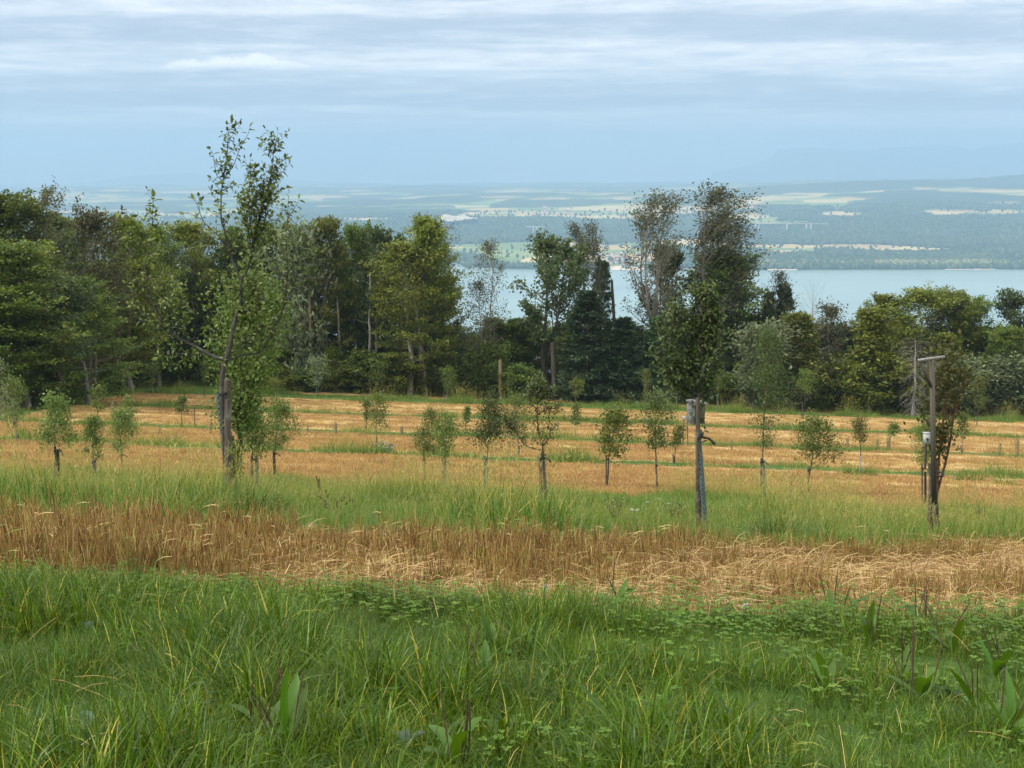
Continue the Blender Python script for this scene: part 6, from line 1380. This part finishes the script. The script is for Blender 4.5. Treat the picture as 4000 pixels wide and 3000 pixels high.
# climber on the dark guard
g = np.random.default_rng(20); bC = at(516, 955, 24.4); LV = []; o = thing('climbing_plant', gpt(514, 24.4), 'bright green climber hanging on the dark guard by the thick stake', 'climber'); base = np.array(o.location); wood = MB()
for k_ in range(7):
    p0 = at(508 + k_, 950, 24.35); p1 = at(514 + g.uniform(-3, 10), 1000, 24.3); p2 = at(514 + g.uniform(-4, 12), 1040 + g.uniform(-15, 25), 24.3); pp = spline(np.array([p0, p1, p2]) - base, 7); wood.tube(pp, 0.003, 3); twig_leaves(g, pp, 0.03, 0.06, LV)
wood.build('stems', M['bark_red'], o); P, A, N, L = [np.array(q) for q in zip(*LV)]; mb = MB(); add_leaves(mb, P, A, N, L, np.clip(g.normal(0.5, 0.2, len(P)), 0, 1)); f = mb.build('foliage', M['broad'], o, smooth=True); f['kind'] = 'stuff'
# poppy and white umbels
b = ghit(1136, 1116); o = thing('poppy', b, 'single red poppy in the meadow left of the bent arm tree', 'flower'); d = b[1]; h = 18 * d / FPX; r = 5.0 * d / FPX
mb = MB(); mb.tube(np.array([[0, 0, -0.03], [0.01, 0, h * 0.6], [0, 0, h]]), 0.004, 4); mb.build('stem', M['young'], o)
for k_ in range(4):
    a = k_ * 1.57 + 0.4; q = np.array([math.cos(a), math.sin(a), 0]); s_ = np.array([-q[1], q[0], 0]); c = np.array([0, 0, h]); mb = MB()
    mb.add(np.array([c, c + q * r * 0.5 + s_ * r * 0.6 + [0, 0, r * 0.3], c + q * r * 0.9 + s_ * r * 0.35 + [0, 0, r * 0.8], c + q * r * 0.9 - s_ * r * 0.35 + [0, 0, r * 0.8], c + q * r * 0.5 - s_ * r * 0.6 + [0, 0, r * 0.3]]), np.array([[0, 1, 2], [0, 2, 3], [0, 3, 4]])); mb.build('petal', M['red'], o)
for i, (px, row_, hp, lab) in enumerate([(1396, 1110, 24, 'flat white flower head, left of three before the nest box stake'), (1421, 1108, 30, 'flat white flower head, highest of three before the nest box stake'), (1441, 1114, 26, 'flat white flower head, nearest the nest box stake of three'), (1368, 1122, 20, 'low white flower head further left in the weeds')]):
    b = ghit(px, row_); d = b[1]; g = np.random.default_rng(i + 40); o = thing('white_umbel', b, lab, 'flower', 'white flower heads'); h = hp * d / FPX
    mb = MB(); mb.tube(np.array([[0, 0, -0.03], [0.02, 0, h]]), 0.003, 4)
    for k_ in range(9): a = k_ * 0.7; mb.tube(np.array([[0.02, 0, h - 0.03], [0.02 + 0.05 * math.cos(a), 0.05 * math.sin(a), h + 0.012]]), 0.0015, 3)
    mb.build('stem', M['young'], o); mb = MB(); n = 60; a = g.uniform(0, 6.28, n); rr = 0.075 * np.sqrt(g.random(n)); c = np.stack([0.02 + rr * np.cos(a), rr * np.sin(a), h + 0.012 + g.normal(0, 0.004, n)], 1); mb.kite(c, g.normal(0, 1, (n, 3)) * [1, 1, 0.2], np.tile([0, 0, 1.0], (n, 1)), 0.018, 0.014, 0.5); mb.build('blossom', M['white'], o)
# plantains with brown spikes, broad dock leaves, a clover head: in the grass right in front
def big_leaf(L, w_, bend, seed, n=7):
    g = np.random.default_rng(seed); f = np.linspace(0, 1, n); P = np.stack([L * f * np.cos(bend * f * 0.6), np.zeros(n), L * (f * 0.8 - bend * f * f * 0.55)], 1); ww = w_ / 2 * np.sin(np.pi * np.clip(f * 0.96 + 0.03, 0, 1)) ** 0.75
    rip = 1 + g.normal(0, 0.06, n); V = []
    for p, q, r_ in zip(P, ww, rip): V += [p + [0, q * r_, q * 0.35], p, p + [0, -q * r_, q * 0.35]]
    F = []
    for i in range(n - 1): a = i * 3; F += [[a, a + 1, a + 4, a + 3], [a + 1, a + 2, a + 5, a + 4]]
    mb = MB(); mb.add(np.array(V), np.array(F), float(np.clip(g.normal(0.5, 0.25), 0, 1))); return mb
BL = [big_leaf(0.26, 0.055, 0.5, 1).mesh('leaf', M['broad'], True), big_leaf(0.22, 0.08, 0.8, 2).mesh('leaf', M['broad'], True), big_leaf(0.30, 0.05, 0.3, 3).mesh('leaf', M['broad'], True)]
GL = [big_leaf(0.12, 0.085, 1.0, 4).mesh('leaf', M['broad'], True), big_leaf(0.20, 0.12, 1.0, 5).mesh('leaf', M['glaucous'], True)]
def spike_mesh(seed):
    g = np.random.default_rng(seed); mb = MB(); n = 12; f = np.linspace(0, 1, n); L = 0.34; P = np.stack([0.05 * f ** 2 * g.uniform(-1, 1.4), 0.03 * f ** 2 * g.uniform(-1, 1), L * f], 1); rr = np.where(f < 0.42, 0.0022, 0.0040 * (1 - 0.5 * np.clip((f - 0.42) / 0.58, 0, 1) ** 3)); mb.tube(P, rr, 5)
    for k_ in range(60): q = g.uniform(0.42, 1); p = np.array([np.interp(q, f, P[:, j]) for j in range(3)]); a = g.uniform(0, 6.28); e = np.array([math.cos(a), math.sin(a), 0.4]); mb.tube(np.array([p, p + e * 0.0060]), [0.0016, 0.001], 3, cap=False)
    return mb.mesh('flower_spike', M['seed'])
SPK = [spike_mesh(i) for i in range(4)]
g = np.random.default_rng(70)
def plantain(px, row_, nl, ns, label, group, kind=0, sc=1.0):
    b = ghit(px, row_, 3.5); o = thing('plantain' if ns else 'broad_leaf_weed', b, label, 'plant', group, g.uniform(0, 6.28), (sc,) * 3)
    for k_ in range(nl):
        c = child('leaf', (BL if kind == 0 else GL)[int(g.integers(3 if kind == 0 else 2))], o, rot=(g.normal(0, 0.15), g.normal(-0.15 if kind == 0 else -0.1, 0.3), k_ * 6.28 / nl + g.normal(0, 0.4)), loc=(0, 0, 0.02 if kind == 0 else g.uniform(0.04, 0.12)), scale=(g.uniform(0.7, 1.1),) * 3)
    for k_ in range(ns): child('flower_spike', SPK[int(g.integers(4))], o, rot=(g.normal(0, 0.22), g.normal(0, 0.22), g.uniform(0, 6.28)), loc=(g.normal(0, 0.03), g.normal(0, 0.03), 0.0), scale=(1, 1, g.uniform(0.75, 1.15)))
PL = [(1945, 1470, 'right of centre in the near grass'), (1990, 1500, 'bending left, second from the pair at right'), (2110, 1535, 'tall dark spikes at the right edge'), (2150, 1450, 'by the right edge below the stubble'), (2175, 1585, 'lowest at the right edge'), (570, 1580, 'at lower left among long blades'), (620, 1610, 'beside the lower left one'), (1045, 1500, 'near the bottom left of centre'),
 (2060, 1400, 'with several spikes near the right edge'), (1880, 1390, 'small one below the stubble at right'), (1990, 1350, 'small one right below the stubble edge'), (985, 1650, 'at the very bottom left of centre'), (1800, 1330, 'tiny one touching the straw edge'), (1330, 1300, 'by the clover at the middle of the straw edge')]
for i, (px, row_, w_) in enumerate(PL): plantain(px, row_ + 20, 4, int(g.integers(2, 5)), 'plantain with brown seed spikes, ' + w_, 'plantains in the near grass')
DK = [(1070, 1400, 'dark upright dock leaves left of centre in the grass', 1.25), (1790, 1480, 'broad bright dock leaves right of centre', 1.2), (1330, 1560, 'upright light dock leaf low in the middle', 1.1), (735, 1530, 'long green leaves lower left', 1.0), (1080, 1590, 'pale green leaves at the bottom centre', 1.1), (1600, 1590, 'dock leaves near the bottom right of centre', 1.1), (2190, 1560, 'light leaves cut by the right edge', 1.1)]
for px, row_, lab, sc in DK: plantain(px, row_ + 25, 5, 0, lab, 'broad leaved weeds in the near grass', 0, sc * 0.72)
RL = [(180, 1590, 'round pale leaf plant in the lower left corner'), (1000, 1455, 'round leaves in the middle of the near grass'), (975, 1570, 'pair of round leaves low left of centre'), (770, 1600, 'round leaf plant low at left'), (1150, 1345, 'round leaves right of centre under the straw'), (235, 1235, 'broad leaves at the straw edge, far left'), (1045, 1265, 'broad leaf sprouting at the straw edge'), (200, 1370, 'round leaf in the left grass'), (2050, 1500, 'greyish crumpled leaves near the right edge'), (1400, 1640, 'grey green leaf at the bottom'), (880, 1620, 'roundish bright leaves at the bottom left of centre'), (1880, 1560, 'grey leaves lower right')]
for px, row_, lab in RL: plantain(px, row_ + 18, 4, 0, lab, 'round leaved weeds in the near grass', 1, 0.55)
for i, (px, row_, lab) in enumerate([(1607, 1362, 'white round flower head standing alone in the right grass'), (1176, 1305, 'small pale flower head by the straw edge near the middle')]):
    b = ghit(px, row_); o = thing('clover_flower', b, lab, 'flower'); h = [0.15, 0.12][i]; mb = MB(); mb.tube(np.array([[0, 0, -0.02], [0.01, 0, h]]), 0.003, 4); mb.build('stem', M['broad'], o)
    g2 = np.random.default_rng(i); n = 90; v = unit(g2.normal(0, 1, (n, 3)) + [0, 0, 0.4]); mb = MB(); mb.kite(np.array([0.01, 0, h + 0.008]) + v * 0.008, v, unit(g2.normal(0, 1, (n, 3))), 0.017, 0.008, 0.5); mb.build('blossom', M['white'], o)
# dry stems lying and leaning in the near grass
g = np.random.default_rng(81); mb = MB(); x, d = in_view(g, 150, 4.3, 11.0); ok = d < near_end(x, d) - 0.2; x, d = x[ok], d[ok]; z = ground_z(x, d)
for a_, b_, c_ in zip(x, d, z):
    az = g.uniform(0, 6.28); e = R(abs(g.normal(15, 22))); L = g.uniform(0.07, 0.24); s_ = np.array([a_, b_, c_ + g.uniform(0.04, 0.14)]); q = np.array([math.cos(az) * math.cos(e), math.sin(az) * math.cos(e), math.sin(e)]); mb.tube(np.array([s_, s_ + q * L * 0.5 + [0, 0, 0.01], s_ + q * L]), [0.0015, 0.0014, 0.001], 4, rnd=g.random() * 0.6)
tag(mb.build('dry_straws', M['litter']), 'loose dry straws lying in the near grass', 'straw', kind='stuff')
